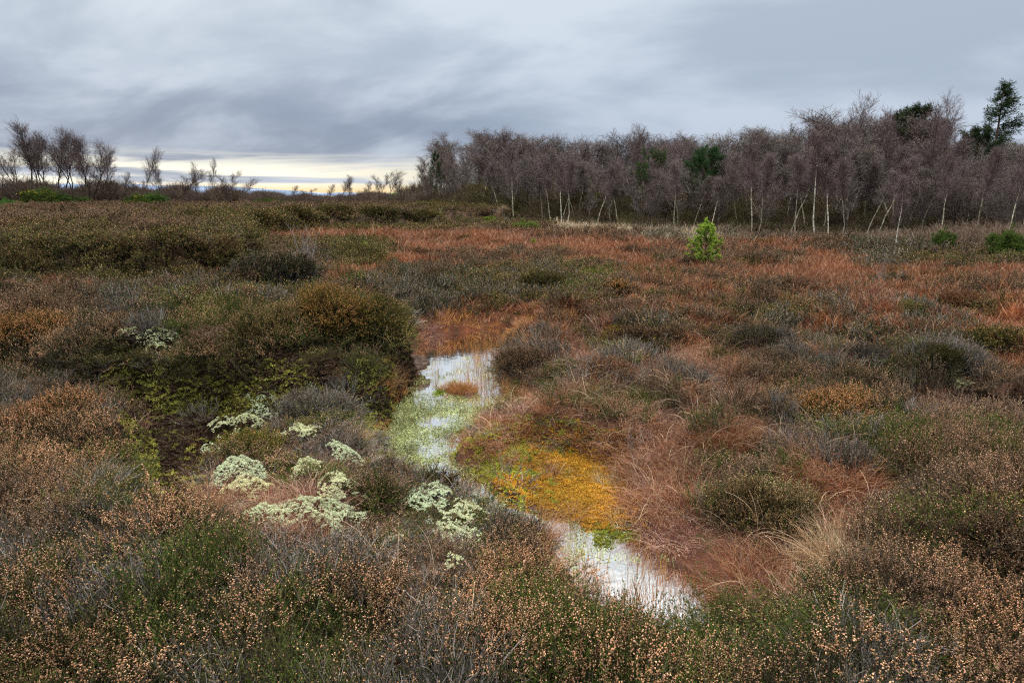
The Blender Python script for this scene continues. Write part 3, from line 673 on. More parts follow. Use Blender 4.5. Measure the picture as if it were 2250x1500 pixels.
# pondweed floating on the upper pool
def weed(seed):
    rs = np.random.RandomState(seed); mb = MB(); n = 26
    p = np.stack([rs.uniform(-.06, .06, n), rs.uniform(-.06, .06, n), rs.uniform(.002, .010, n)], 1); d = np.stack([rs.randn(n), rs.randn(n), rs.rand(n)*.5], 1)
    leaves(mb, p, d, rs.uniform(.010, .026, n), .009, 0, rs.rand(n), rs); return mb.arrays()
PAL['weed'] = [(.10, .11, .05), (.22, .25, .10), (.50, .52, .34)]
PAL['weedbrown'] = [(.12, .09, .06), (.28, .24, .15), (.45, .42, .32)]
WD = protos('weed_leaves', mks('weed', [weed(120+k) for k in range(4)], [V('weed', 'INS')]))
x, y = jit_xy(.042, -2.4, 1.2, 4.2, 11, rs); px_, py_ = proj(x, y, x*0)
g1 = sst(py_, 855, 915)*sst(-py_, -1060, -1000)
dens = g1*(.55+.6*fbm(x*2.4, y*2.4, 95, 3))-.35*np.exp(-((px_-960)/70)**2-((py_-985)/40)**2)+.22*sst(-px_, -960, -900)
dens = np.maximum(dens, .05+.10*(fbm(x*6, y*2, 96, 2) > .2))
k = (rs.rand(len(x)) < dens*sst(py_, 770, 830)) & (sdf(POOL, x, y) > -.1); x, y = x[k], y[k]; n = len(x)
cover('pondweed', 'green pondweed leaves floating on the upper pool', 'pondweed', WD, 4, np.stack([x, y, np.full(n, .003)], 1), np.stack([x*0, x*0, rs.rand(n)*6.28], 1), rs.uniform(.7, 1.3, n), tintf(x, y, n, .4)*np.array([1.05, 1, .85]), rs)
# stems standing in the water
STM = protos('water_stems', mks('stems', [grass(130+k, .07, .26, 9, .0035, .15, K=5, spread=.25, wig=.06) for k in range(4)], [V('sedge', 'INS')]))
x, y = jit_xy(.075, -2, 3.5, 2.8, 11, rs); px_, py_ = proj(x, y, x*0)
dn = .07+.5*sst(px_, 1000, 1070)*sst(-py_, -960, -900)+.5*sst(py_, 1190, 1300)*(fbm(x*4, y*4, 97, 2) > -.05)+.12*sst(-py_, -775, -735)
dn = dn+.3*sst(-sdf(POOL, x, y), -.22, -.05)
k = (rs.rand(len(x)) < dn) & (sdf(POOL, x, y) > -.05) & (sdf(MAT, x, y) < .0); x, y = x[k], y[k]; n = len(x)
cover('water_sedge', 'thin russet sedge stems standing in the pool water', 'sedge', STM, 4, np.stack([x, y, np.full(n, -.01)], 1), np.stack([rs.randn(n)*.1, rs.randn(n)*.1, rs.rand(n)*6.28], 1), rs.uniform(.5, 1.1, n), tintf(x, y, n)*.8, rs)

# ------------------------------------------------------------------ LICHEN CUSHIONS
def lichmat():
    PAL['lichen'] = [(.36, .36, .23), (.62, .62, .42), (.82, .80, .58)]; return V('lichen', 'OBJ')
LM = lichmat()
for (px_, py_, a1, b1, br, wd_), (cx, cy, ra, rb) in zip(LICH, lw):
    mb = MB(); ra, rb = ra*1.2, rb*1.15; n = int(np.clip(ra*rb*3.14/.00012, 80, 4200)); a = rs.rand(n)*6.283; r = np.sqrt(rs.rand(n))
    x = cx+ra*r*np.cos(a); y = cy+rb*r*np.sin(a); k = fbm(x*8, y*8, 140, 3)+.5*fbm(x*3, y*3, 142, 2) > (-.10 if br < .5 else -.10)+.9*(r-.66)+.35*(rs.rand(len(x))-.5)-.95*fbm(x*20, y*20, 144, 2); x, y, r = x[k], y[k], r[k]; n = len(x)
    z = np.maximum(H(x, y), Hs(cx, cy)-.10)+.05+(.06+.05*fbm(x*9, y*9, 141, 2)+.03*fbm(x*30, y*30, 143, 1))*(1-r**3)
    kk = 11; c = np.repeat(np.stack([x-cx, y-cy, z-Hs(cx, cy)], 1), kk, 0); d = rs.randn(n*kk, 3); d[:, 2] = np.abs(d[:, 2])+.1
    leaves(mb, c, d, .0115*rs.uniform(.6, 1.3, n*kk), .0045, 0, np.clip(np.repeat(rs.rand(n), kk)*.6+rs.rand(n*kk)*.4, 0, 1), rs)
    o = ob('lichen_cushion', mb.mesh('lichen_cushion', [LM]), loc=(cx, cy, Hs(cx, cy)))
    o.color = (.88+.16*br, .98+.04*br, 1.0-.10*br, 1)
    tag(o, wd_, 'lichen', 'pale lichen cushions among the heather')

# ------------------------------------------------------------------ HEATHER BUSHES (things)
def put(arr, mb, off, S_, Rm, dv=0):
    v, f, m_, a_ = arr; a_ = np.clip(a_*.75+dv, 0, 1); mb.add((v*S_)@Rm.T+off, f, m_, a_)
def frame(n, rs):
    n = n/np.linalg.norm(n); a = np.cross(n, rs.randn(3)); a /= np.linalg.norm(a); b = np.cross(n, a); return np.stack([a, b, n], 1)
FT = {}
def ftufts(q, near):
    k = (q, near)
    if k not in FT:
        tw, lf, bl, nlf, nb, wd_ = STY[q]
        FT[k] = [heather(200+j, .12, .22, 12, 5, nlf, nb, .013, .0078, woody=wd_) if near else heather(210+j, .14, .22, 9, 5, max(4, nlf//2), max(1, nb//2), .026, .016, woody=wd_*2.0) for j in range(3)]
    return FT[k]
def bush_mesh(q, w_, d_, h_, near, seed, n=None):
    rs = np.random.RandomState(seed); mb = MB(); tf = ftufts(q, near)
    sp = .10 if near else .15
    k_ = 1.0 if near else max(1, max(w_, d_)/1.3)
    n = n or int(np.clip(2*math.pi*(w_*d_/4)/(sp*k_)**2*1.1, 14, 150))
    cs = []; nl = max(3, min(8, n//9)); LC = [(0, 0, 1, .7)]+[(.62*math.cos(u_), .62*math.sin(u_), rs.uniform(.55, .9), rs.uniform(.42, .6)) for u_ in np.arange(nl)*6.283/nl+rs.rand(nl)*.6]; LV = rs.uniform(-.15, .3, nl+1)
    for i in range(n):
        li = rs.randint(0, nl+1); lx, ly, lh, lr = LC[li]
        a = rs.rand()*6.283; ph = math.acos(rs.uniform(-.05, 1))
        nn = np.array([math.sin(ph)*math.cos(a), math.sin(ph)*math.sin(a), math.cos(ph)])
        lump = 1+.16*math.sin(a*3+seed)+.13*rs.randn()
        p = np.array([(lx*.62+nn[0]*lr)*w_/2*.9, (ly*.62+nn[1]*lr)*d_/2*.9, max(h_*.74*lh-lr*min(w_, h_*1.5)*.5*(1-nn[2]), 0)])
        dr = nn/np.array([w_, d_, h_])*h_; dr = dr/np.linalg.norm(dr)*.8+np.array([0, 0, .65])+rs.randn(3)*.15
        put(tf[i % 3], mb, p-dr*.05, rs.uniform(.75, 1.15)*k_, frame(dr, rs), LV[li]+rs.randn()*.1); cs.append(p)
    tw, lf, bl = STY[q][:3]
    fo = mb.mesh('heather_bush', [V(tw, 'OBJ'), V(lf, 'OBJ'), V(bl, 'OBJ')])
    m2 = MB(); cs = np.array(cs); b0 = rs.randn(n, 3)*np.array([w_*.10, d_*.10, 0]); P = b0[:, None]+(cs-b0)[:, None]*np.linspace(0, 1, 5)[None, :, None]
    P = P+rs.randn(n, 5, 3)*.02; tubes(m2, P, (.006 if near else .01), 3, 0, rs.rand(n), rs)
    return fo, m2.mesh('stems', [V('greytwig', 'OBJ')])
TINTS = {'gold': (1.25, 1.05, .8), 'dark': (.6, .6, .6), 'grey': (1.0, 1, 1.05), 'green': (1.05, 1.15, .9), 'mid': (.95, .95, .95), 'warm': (1.15, .95, .85)}
# base column, base row, width px, height px, style, tint, label
BUSH = [
 (30, 608, 150, 70, 'b', 'dark', 'heather bush tinted dark for shade along the far ditch side, leftmost from the left'),  # dark tint of this row paints in the shade of the ditch face
 (130, 608, 140, 78, 'b', 'dark', 'heather bush tinted dark for shade along the far ditch side, second from the left'),
 (225, 608, 130, 72, 'b', 'dark', 'heather bush tinted dark for shade along the far ditch side, third from the left'),
 (310, 608, 140, 80, 'b', 'dark', 'heather bush tinted dark for shade along the far ditch side, fourth from the left'),
 (400, 608, 140, 82, 'b', 'dark', 'heather bush tinted dark for shade along the far ditch side, fifth from the left'),
 (470, 608, 110, 66, 'b', 'dark', 'heather bush tinted dark for shade along the far ditch side, sixth from the left'),
 (430, 499, 90, 26, 'd', 'dark', 'heather bush tinted dark for shade behind the red lawn, leftmost from the left'),  # this row too: bank edge shade put into the bush tint
 (540, 499, 100, 28, 'd', 'dark', 'heather bush tinted dark for shade behind the red lawn, second from the left'),
 (640, 499, 100, 30, 'd', 'dark', 'heather bush tinted dark for shade behind the red lawn, third from the left'),
 (740, 499, 110, 30, 'd', 'dark', 'heather bush tinted dark for shade behind the red lawn, fourth from the left'),
 (830, 499, 100, 30, 'd', 'dark', 'heather bush tinted dark for shade behind the red lawn, fifth from the left'),
 (910, 499, 90, 26, 'd', 'dark', 'heather bush tinted dark for shade behind the red lawn, sixth from the left'),
 (838, 812, 140, 195, 'b', 'green', 'tall rounded green heather bush ending the peat bank beside the upper pool'),
 (740, 806, 190, 195, 'b', 'gold', 'big dark green heather bush on the bank, just left of the tall rounded one'),
 (600, 806, 220, 140, 'b', 'mid', 'wide dark heather bush above the middle of the mossy bank face'),
 (470, 790, 130, 85, 'h', 'mid', 'low tan topped heather bush right of the broad cream lichen'),
 (700, 690, 120, 62, 'g', 'gold', 'yellow green heather bush topping the bank behind the dark bush'),
 (1838, 945, 205, 125, 'H', 'gold', 'round golden heather dome left of the bare peat'),
 (2085, 845, 200, 110, 'y', 'grey', 'large leafless grey heather bush behind the bare peat'),
 (2045, 850, 110, 60, 'd', 'dark', 'dark green cushion at the foot of the large leafless grey bush'),
 (1680, 785, 160, 75, 'y', 'dark', 'dark grey heather bush left of the whitish dead tuft'),
 (1785, 780, 90, 60, 'y', 'grey', 'whitish dead heather tuft between two darker bushes'),
 (1900, 830, 130, 70, 'y', 'dark', 'dusky heather bush behind the round golden dome'),
 (1190, 655, 130, 62, 'd', 'dark', 'dark heather clump in the middle of the red field'),
 (1365, 668, 82, 42, 'H', 'gold', 'small golden heather clump in the red field'),
 (1305, 628, 80, 30, 'g', 'green', 'low bright green heather clump beyond the small golden one'),
 (1225, 585, 66, 20, 'g', 'green', 'flat green heather pad in front of the yellow sapling'),
 (785, 585, 130, 62, 'd', 'mid', 'dark heather bush with a bright green pine sprig in it'),
 (600, 665, 250, 75, 'y', 'dark', 'broad brownish grey heather bush beyond the mossy bank'),
 (475, 622, 60, 40, 'd', 'mid', 'small green heather knob at the right end of the dark ditch side'),
 (1152, 842, 135, 78, 'h', 'mid', 'grey brown heather bush on the right shore of the upper pool'),
 (1250, 860, 110, 60, 'h', 'mid', 'brown heather clump right of the shore bush'),
 (1335, 850, 120, 50, 'h', 'warm', 'olive brown heather clump under the yellow moss pads'),
 (1362, 527, 40, 20, 'd', 'mid', 'small round dark bush at the left end of the straw grass'),
 (1445, 530, 34, 14, 'd', 'dark', 'tiny dark bush in the straw grass beside the young pine'),
 (1676, 550, 62, 26, 'd', 'warm', 'olive heather cushion under the wood edge right of the young pine'),
 (1820, 560, 130, 24, 'h', 'mid', 'long low brown heather cushion before the birch trunks'),
 (2000, 697, 54, 24, 'g', 'green', 'small leafy green heather cushion in the right field'),
 (2110, 690, 110, 44, 'h', 'warm', 'copper brown heather cushion in the right field'),
 (1575, 808, 80, 42, 'g', 'mid', 'small green heather bush left of the dark grey one'),
 (950, 550, 70, 24, 'd', 'mid', 'dark heather hump in the vivid red lawn'),
 (1090, 548, 60, 16, 'd', 'dark', 'low dark hump left of the yellow sapling'),
 (690, 930, 215, 100, 'y', 'mid', 'rounded grey heather mound between the ditch and the pool'),
 (1670, 1200, 225, 170, 'h', 'green', 'tall brown and green heather mound in the tangled grass'),
 (1850, 1060, 180, 100, 'y', 'grey', 'bleached grey heather below the round golden dome'),
 (2060, 1000, 190, 90, 'd', 'warm', 'green brown heather hump at the edge of the bare peat'),
 (1125, 1225, 130, 105, 'y', 'dark', 'grey green heather bush between the pale lichen and the lower pool'),
 (960, 1090, 110, 60, 'd', 'dark', 'dark heather tuft above the mint lichen mass'),
 (840, 1120, 110, 70, 'g', 'dark', 'dark green heather tuft amid the lichen patches'),
 (560, 1000, 110, 40, 'g', 'gold', 'mossy green tuft among the upper lichen patches'),
 (2180, 1290, 200, 190, 'h', 'dark', 'dark brown heather bush at the right edge'),
 (1990, 1230, 160, 120, 'h', 'mid', 'olive brown heather bush behind the pale straw tussock'),
 (140, 960, 210, 120, 'H', 'warm', 'rust brown heather bush at the left edge beside the ditch'),
 (80, 800, 180, 90, 'H', 'gold', 'tan heather bush at the left edge above the grey stems'),
]
bprot = {}
for bi, (px, py, wpx, hpx, q, tn, lb) in enumerate(BUSH):
    x, y, z = ground_at(px, py-4); d = math.hypot(y, CAMZ-z)
    w_ = wpx*d/FPX; h_ = hpx*d/FPX/1.04*(.80 if py > 900 else .9); dep = max(w_*.75, h_*.8) if wpx < 300 else w_*.5
    fo, st_ = bush_mesh(q, w_, dep, max(h_, .15), y < 12, 300+bi)
    x2, y2 = x*(y+dep*.45)/y, y+dep*.45; z2 = min(Hs(x2, y2), z+.25)-.04
    o = ob('heather_bush', fo, loc=(x2, y2, z2)); s_ = ob('stems', st_, o)
    o.color = s_.color = (*TINTS[tn], 1); tag(o, lb, 'heather bush', 'heather bushes')
# scattered hummock bushes: six shapes, copied
rs = np.random.RandomState(42)
HM = [('d', 'dark olive heather hummock dotted over the red bog field'), ('y', 'grey twiggy heather hummock dotted over the red bog field'), ('h', 'brown heather hummock dotted over the red bog field')]
src = []
for q, lb in HM:
    for k in range(2):
        fo, st_ = bush_mesh(q, 1.1, .9, .42, False, 400+k+ord(q), n=38); src.append((q, lb, fo, st_))
cnt = 0; placed = []
bpos = [ground_at(b[0], b[1]-4)[:2] for b in BUSH]
while cnt < 120:
    px = rs.uniform(20, 2230); py = rs.choice([rs.uniform(455, 600), rs.uniform(560, 780)])
    x, y, z = ground_at(px, py)
    if z < .12 or sdf(POOL, np.array([x]), np.array([y]))[0] > -.5 or (px < 900 and py > 560): continue
    if y > 70 or (px > 1150 and py < 545): continue
    if any(math.hypot(x-a, y-b) < .9+.015*y for a, b in placed) or any(math.hypot(x-a, y-b) < .8 for a, b in bpos): continue
    placed.append((x, y)); q, lb, fo, st_ = src[rs.choice([0, 1, 2, 4, 5, 0, 4])]
    s_ = rs.uniform(.5, 1.0)*(1+.02*min(y, 50)); o = ob('heather_hummock', fo, loc=(x, y, z-.05), rz=rs.rand()*6.28, sc_=(s_*1.3, s_, s_*rs.uniform(.6, .95)))
    c_ = ob('stems', st_, o); b = rs.uniform(.7, 1.1); o.color = c_.color = (b*1.04, b, b*.96, 1); tag(o, lb, 'heather bush', lb.replace('hummock', 'hummocks')); cnt += 1

# ------------------------------------------------------------------ TREES
def bark(name, cols, sc_):
    m, t = newmat(name); N = t.nodes.new; Lk = t.links.new
    tcn = N('ShaderNodeTexCoord'); mp = N('ShaderNodeMapping'); Lk(tcn.outputs['Object'], mp.inputs[0]); mp.inputs['Scale'].default_value = (sc_, sc_, sc_*3.5)
    n = N('ShaderNodeTexNoise'); Lk(mp.outputs[0], n.inputs[0]); n.inputs['Scale'].default_value = 1; n.inputs['Detail'].default_value = 5
    c = ramp_nodes(t, n.outputs['Fac'], cols, [.3, .5, .62]); d = N('ShaderNodeBsdfDiffuse'); 
    mu = N('ShaderNodeMix'); mu.data_type = 'RGBA'; mu.blend_type = 'MULTIPLY'; mu.inputs[0].default_value = 1; q = N('ShaderNodeObjectInfo')
    Lk(c, mu.inputs[6]); Lk(q.outputs['Color'], mu.inputs[7]); Lk(mu.outputs[2], d.inputs[0])
    o = N('ShaderNodeOutputMaterial'); Lk(d.outputs[0], o.inputs[0]); return m
WBARK = bark('white_birch_bark', [(.06, .05, .04), (.42, .39, .33), (.66, .63, .56)], 9)
GBARK = bark('grey_bark', [(.03, .028, .022), (.08, .072, .058), (.15, .135, .11)], 9)
PBARK = bark('pine_bark', [(.04, .025, .018), (.10, .06, .045), (.17, .11, .08)], 9)
def birch(seed, spread=1.0, lean=.0, t0=.25, stems=1, thick=1.0):
    rs = np.random.RandomState(seed); tb = MB(); cb = MB(); TR = []
    for s_ in range(stems):
        K = 9; p = np.array([0, 0, -.02])+(rs.randn(3)*np.array([.015, .015, 0]) if stems > 1 else 0); d = np.array([lean+rs.randn()*.09*(1+stems*.7), rs.randn()*.06*(1+stems*.7), 1]); P = [p]; h = 1.0 if s_ == 0 else rs.uniform(.75, .95)
        for k in range(K-1):
            d = d/np.linalg.norm(d); p = p+d*h/(K-1); P.append(p); d = d+rs.randn(3)*np.array([.11, .11, 0])+np.array([0, 0, .05])
        TR.append(np.stack(P))
    TR = np.stack(TR)
    tubes(tb, TR, (.0095*thick*np.linspace(1, .18, 9)/(1+.25*(stems-1)))[None]*np.ones((stems, 1)), 7, 0, .5, rs)
    n1 = int(24/stems**.6)
    L1, t1 = grow(TR, n1, t0, .98, (.20*spread, .34*spread), (.40, .85), .40, 6, .35, .07, rs, fall=.55)
    L2, _ = grow(L1, 6, .2, 1, (.07*spread, .13*spread), (.35, .85), .25, 4, .12, .12, rs)
    L3, _ = grow(L2, 6, .12, 1, (.04, .075), (.35, .85), .15, 4, .0, .15, rs)
    L4, _ = grow(L3, 3, .2, 1, (.022, .045), (.3, .8), .0, 3, -.1, .15, rs)
    tubes(cb, L1, .0026*np.linspace(1, .35, 6)[None]*np.ones((len(L1), 1)), 4, 0, .35+.3*rs.rand(len(L1)), rs)
    tubes(cb, L2, .0013*np.linspace(1, .4, 4)[None]*np.ones((len(L2), 1)), 3, 0, rs.rand(len(L2))*.6, rs)
    tubes(cb, L3, .0008*np.ones((len(L3), 4)), 2, 0, rs.rand(len(L3))*.9, rs)
    tubes(cb, L4, .0006*np.ones((len(L4), 3)), 2, 0, rs.rand(len(L4)), rs)
    return tb, cb
BT = V('birchtwig', 'OBJ')
BIR = {}
def mk_birch(key, seed, bk, **k):
    tb, cb = birch(seed, **k); BIR.setdefault(key, []).append((tb.mesh('trunk', [bk], True), cb.mesh('crown', [BT])))
for k in range(5): mk_birch('mass', 500+k, GBARK, spread=[.85, 1.0, .75, .95, 1.1][k], t0=.24)
for k in range(3): mk_birch('multi', 510+k, GBARK, spread=.85, stems=3, t0=.18)
for k in range(4): mk_birch('white', 520+k, WBARK, spread=[.6, .7, .55, .75][k], t0=.5, stems=1, lean=[.0, .08, -.06, .14][k], thick=.9)
for k in range(4): mk_birch('open', 530+k, GBARK, spread=[1.15, 1.0, 1.05, .9][k], t0=.30, lean=.10, stems=[1, 2, 1, 2][k], thick=1.3)
for k in range(4): mk_birch('fan', 540+k, GBARK, spread=[1.0, 1.15, .95, 1.1][k], t0=.45, lean=.05, stems=[1, 2, 1, 2][k], thick=1.2)
def tree(parts, name, loc, h, rz, label, cat, group, wide=1.0, ccol=(1, 1, 1), tcol=(1, 1, 1)):
    r = ob(name, None, loc=loc, rz=rz, sc_=(h*wide, h*wide, h)); r.empty_display_size = .1
    a = ob('trunk', parts[0], r); b = ob('crown', parts[1], r); a.color = (*tcol, 1); b.color = (*ccol, 1)
    return tag(r, label, cat, group)
# wood outline in the photo: skyline row and front distance by column
SKX = [880, 905, 930, 960, 1000, 1070, 1150, 1250, 1400, 1500, 1600, 1700, 1790, 1860, 1900, 1960, 2010, 2060, 2100, 2150, 2250, 2400]
SKY = [425, 400, 360, 335, 308, 300, 306, 315, 312, 322, 312, 296, 285, 262, 280, 272, 300, 318, 330, 330, 325, 320]
FDX = [880, 1000, 1100, 1200, 1300, 1500, 1700, 1900, 2100, 2250, 2400]
FDY = [105, 78, 58, 47, 42, 38, 35, 32, 29, 26, 24]
sky_at = lambda p: float(np.interp(p, SKX, SKY)); fd_at = lambda p: float(np.interp(p, FDX, FDY))
rs = np.random.RandomState(77)
def place(px, d, topy):
    q = at_d(px, 430, d); z = Hs(q[0], d); top = at_d(px, topy, d)[2]; return (q[0], d, z-.02), max(top-z, 1.0)
n = 0
rows = [(0.5, .70, 38), (3, .80, 40), (6.5, .90, 44), (11, .97, 44), (16, 1.0, 56), (22, 1.0, 50)]
for off, fr, cntr in rows:
    for i in range(cntr):
        px = 895+(2330-895)*((i+rs.rand())/cntr)**.92; d = fd_at(px)*(1+.02*rs.randn())+off*(fd_at(px)/36)+rs.rand()*2
        if px < 960 and off > 12: continue
        sk = sky_at(px); base = 430+(CAMZ-.5)/d*1500
        ty = base-(base-sk)*fr*(rs.uniform(.955, 1.015) if off > 9 else rs.uniform(.84, 1.0))
        loc, h = place(px, d, ty); u_ = rs.rand(); key = 'white' if (u_ < .48 and off < 8) else ('mass' if u_ < .75 else 'multi'); P_ = BIR[key][rs.randint(0, len(BIR[key]))]
        b = rs.uniform(.75, 1.2); tb_ = rs.rand()
        cc = (b*(.98+.05*tb_), b*(.98+.06*rs.rand()), b*(.90+.09*(1-tb_)))
        if off < 1: lb, gp = 'low thin stemmed birch in the front rank of the wood', 'low birches along the front of the wood'
        elif off < 14: lb, gp = 'bare purplish brown birch inside the dense wood', 'birches inside the wood'
        else: lb, gp = 'bare mauve birch of the back rank making the skyline of the wood', 'birches on the skyline of the wood'
        if key == 'white': lb, gp = 'pale stemmed bare birch among the darker stems at the front of the wood', 'pale stemmed birches at the front of the wood'
        tree(P_, 'birch_tree', loc, h, rs.rand()*6.28, lb, 'birch', gp, wide=rs.uniform(1.1, 1.5)*(1.25 if off > 9 else 1), ccol=cc, tcol=(1.9, 1.85, 1.5) if (rs.rand() < .6 and key != 'white') else (1.1, 1.1, 1.1) if key != 'white' else tuple(np.array([.78, .76, .64])*rs.uniform(.6, 1.2)))
# front trees one can tell apart: column, base row, top row, kind, label
FT_ = [
 (1800, 522, 300, 'white', 'tallest bright white birch trunk in front of the wood'),
 (1655, 515, 325, 'white', 'leaning white birch with yellow lichen on its lower trunk'),
 (1672, 512, 345, 'white', 'slim white birch just right of the lichen stained one'),
 (1738, 514, 330, 'white', 'straight pale birch midway between the lichen stained and the tallest white ones'),
 (1757, 512, 350, 'white', 'thin pale birch just left of the tallest white one'),
 (1826, 515, 345, 'white', 'slanting white birch just right of the tallest one'),
 (1860, 520, 350, 'white', 'pale birch with a high white stem behind the slanting one'),
 (1930, 520, 350, 'white', 'forked pale birch left of the bent white one'),
 (1982, 542, 395, 'white', 'bent white birch standing forward of the wood over the heath'),
 (2075, 525, 350, 'white', 'faint pale birch left of the forward gorse'),
 (2150, 520, 330, 'white', 'thin whitish birch under the tall spruce'),
 (2215, 520, 345, 'white', 'rightmost white stemmed birch at the picture edge'),
 (1215, 490, 350, 'white', 'left one of three white stemmed birches at the tip of the straw grass'),
 (1232, 494, 360, 'white', 'middle one of three white stemmed birches at the tip of the straw grass'),
 (1248, 496, 355, 'white', 'right leaning one of three white stemmed birches at the tip of the straw grass'),
 (1306, 492, 360, 'white', 'single white stemmed birch above the straw grass'),
 (1487, 500, 365, 'white', 'white stemmed birch between the two green pines'),
 (1125, 472, 330, 'white', 'pale stemmed birch near the left end of the wood'),
 (1858, 500, 242, 'open', 'tall bushy birch rising highest above the middle of the wood'),
 (1405, 480, 296, 'open', 'thin tree top poking above the wood right of its centre'),
 (1495, 480, 306, 'open', 'round bare tree top above the green pines'),
 (2072, 510, 246, 'open', 'airy birch against the sky right of the dark pine'),
 (2108, 510, 240, 'open', 'airy leaning birch against the sky left of the spruce'),
 (1945, 500, 268, 'open', 'wispy birch top left of the dark pine'),
 (1070, 465, 296, 'open', 'spiky birch top at the highest left part of the wood')]
rs = np.random.RandomState(99)
for i, (px, by, ty, key, lb) in enumerate(FT_):
    d = fd_at(px)*(.97 if key == 'white' else 1.25)
    if px == 1982: d *= .86
    loc, h = place(px, d, ty); P_ = BIR[key][i % 4]
    tree(P_, 'birch_tree', loc, h, rs.uniform(-.7, .7) if key == 'white' else rs.rand()*6.28, lb, 'birch', 'birches one can tell apart at the wood', wide=1.0 if key == 'white' else .95, ccol=(1.05, .98, 1.0), tcol=(1, 1, .96) if i in (0, 5, 8, 13, 14) else (.6, .58, .50))
# left clump of tall bare trees and lone trees of the open heath
LT = [
 (62, 287, 'leftmost tree of the tall leafless clump on the left', 1.0), (95, 303, 'second tree from the left in the tall leafless clump', .9),
 (128, 300, 'third tree from the left in the tall leafless clump', .9), (160, 300, 'dense crowned tree in the centre of the tall leafless clump', .9),
 (182, 318, 'shorter tree right of the dense crowned one in the leafless clump', .9), (205, 312, 'leaning tree second from the right in the leafless clump', .9),
 (228, 335, 'rightmost and lowest tree of the tall leafless clump', .9), (40, 330, 'thin side tree at the left flank of the leafless clump', .9),
 (75, 318, 'low branching tree in the left half of the leafless clump', 1.0), (112, 325, 'lower multi stemmed tree under the tall left crowns of the clump', 1.1), (145, 322, 'lower twiggy tree in the middle of the leafless clump', 1.1), (195, 345, 'low bushy tree filling the right half of the clump', 1.2),
 (315, 332, 'tall slender leafless tree standing alone right of the clump', .6), (350, 356, 'shorter companion of the tall slender lone tree', .7),
 (268, 386, 'small bare tree between the clump and the lone tree', .9), (300, 392, 'tiny bare tree left of the tall slender one', .9),
 (390, 378, 'broad low rounded bare tree in the open heath', 1.7), (433, 366, 'narrow bare tree right of the broad rounded one', .6),
 (463, 360, 'tallest narrow bare tree right of the broad rounded one', .5), (492, 376, 'flat topped small bare tree on the left horizon', .9),
 (527, 394, 'low bare tree at the right end of the left tree row', 1.2), (15, 385, 'low bare tree at the left picture edge', 1.5),
 (640, 412, 'tiny far tree at the middle of the bright horizon', 1.3), (670, 414, 'tiny far tree beside the middle of the bright horizon', 1.3),
 (748, 392, 'far round tree, left one of a pair against the yellow sky', .9), (770, 391, 'far round tree, right one of a pair against the yellow sky', .9),
 (800, 404, 'very small far tree between the pair and the larger far trees', 1.1), (832, 378, 'larger far tree against the yellow sky, left of two', .9),
 (852, 378, 'larger far tree against the yellow sky, right of two', 1.0), (878, 396, 'far tree touching the left end of the wood', 1.1), (720, 410, 'tiny far tree left of the round pair', 1.2)]
for i, (px, ty, lb, wd) in enumerate(LT):
    d = 92+(i*7 % 11)+(25 if px > 600 else 0); loc, h = place(px, d, ty)
    tree(BIR['fan' if i < 12 else 'open'][(i*3) % 4], 'bare_tree', loc, h, rs.uniform(-.6, .6), lb, 'tree', 'leafless trees on the left skyline', wide=wd*(1.3 if px < 240 else 1.35), ccol=(.75, .72, .72), tcol=(.6, .6, .6))

# conifers
PAL['pineneedle'] = [(.014, .022, .010), (.03, .045, .02), (.07, .09, .04)]
PAL['bluepine'] = [(.015, .035, .016), (.035, .07, .03), (.08, .125, .05)]
PAL['youngneedle'] = [(.045, .08, .012), (.14, .24, .028), (.38, .47, .08)]
def scots(seed, needle, t0=.3, spread=1.0, clumps=7):
    rs = np.random.RandomState(seed); tb = MB(); cb = MB()
    P = np.stack([np.linspace(0, .04*rs.randn(), 8), np.linspace(0, .04*rs.randn(), 8), np.linspace(-.02, .96, 8)], 1)[None]
    tubes(tb, P, (.016*np.linspace(1, .2, 8))[None], 7, 0, .5, rs)
    L1, _ = grow(P, 30, t0, .99, (.26*spread, .40*spread), (.9, 1.35), .25, 5, .25, .07, rs, shape=lambda u: 1.05*np.sqrt(np.clip(1-u*u, .06, 1)))
    L2, _ = grow(L1, clumps, .35, 1, (.04, .10), (.3, .9), .4, 3, .2, .1, rs)
    tubes(cb, L1, .0035*np.linspace(1, .3, 5)[None]*np.ones((len(L1), 1)), 4, 1, .3, rs)
    tubes(cb, L2, .0015*np.ones((len(L2), 3)), 3, 1, .3, rs)
    kk = 46; c = np.repeat(L2[:, 1:].mean(1), kk, 0)+rs.randn(len(L2)*kk, 3)*.012; d = rs.randn(len(c), 3)+np.array([0, 0, .5])
    leaves(cb, c, d, .032*rs.uniform(.7, 1.2, len(c)), .0042, 0, np.clip(np.repeat(rs.rand(len(L2)), kk)*.6+rs.rand(len(c))*.4, 0, 1), rs)
    return tb.mesh('trunk', [PBARK], True), cb.mesh('crown', [V(needle, 'OBJ'), V('twig', 'OBJ')])
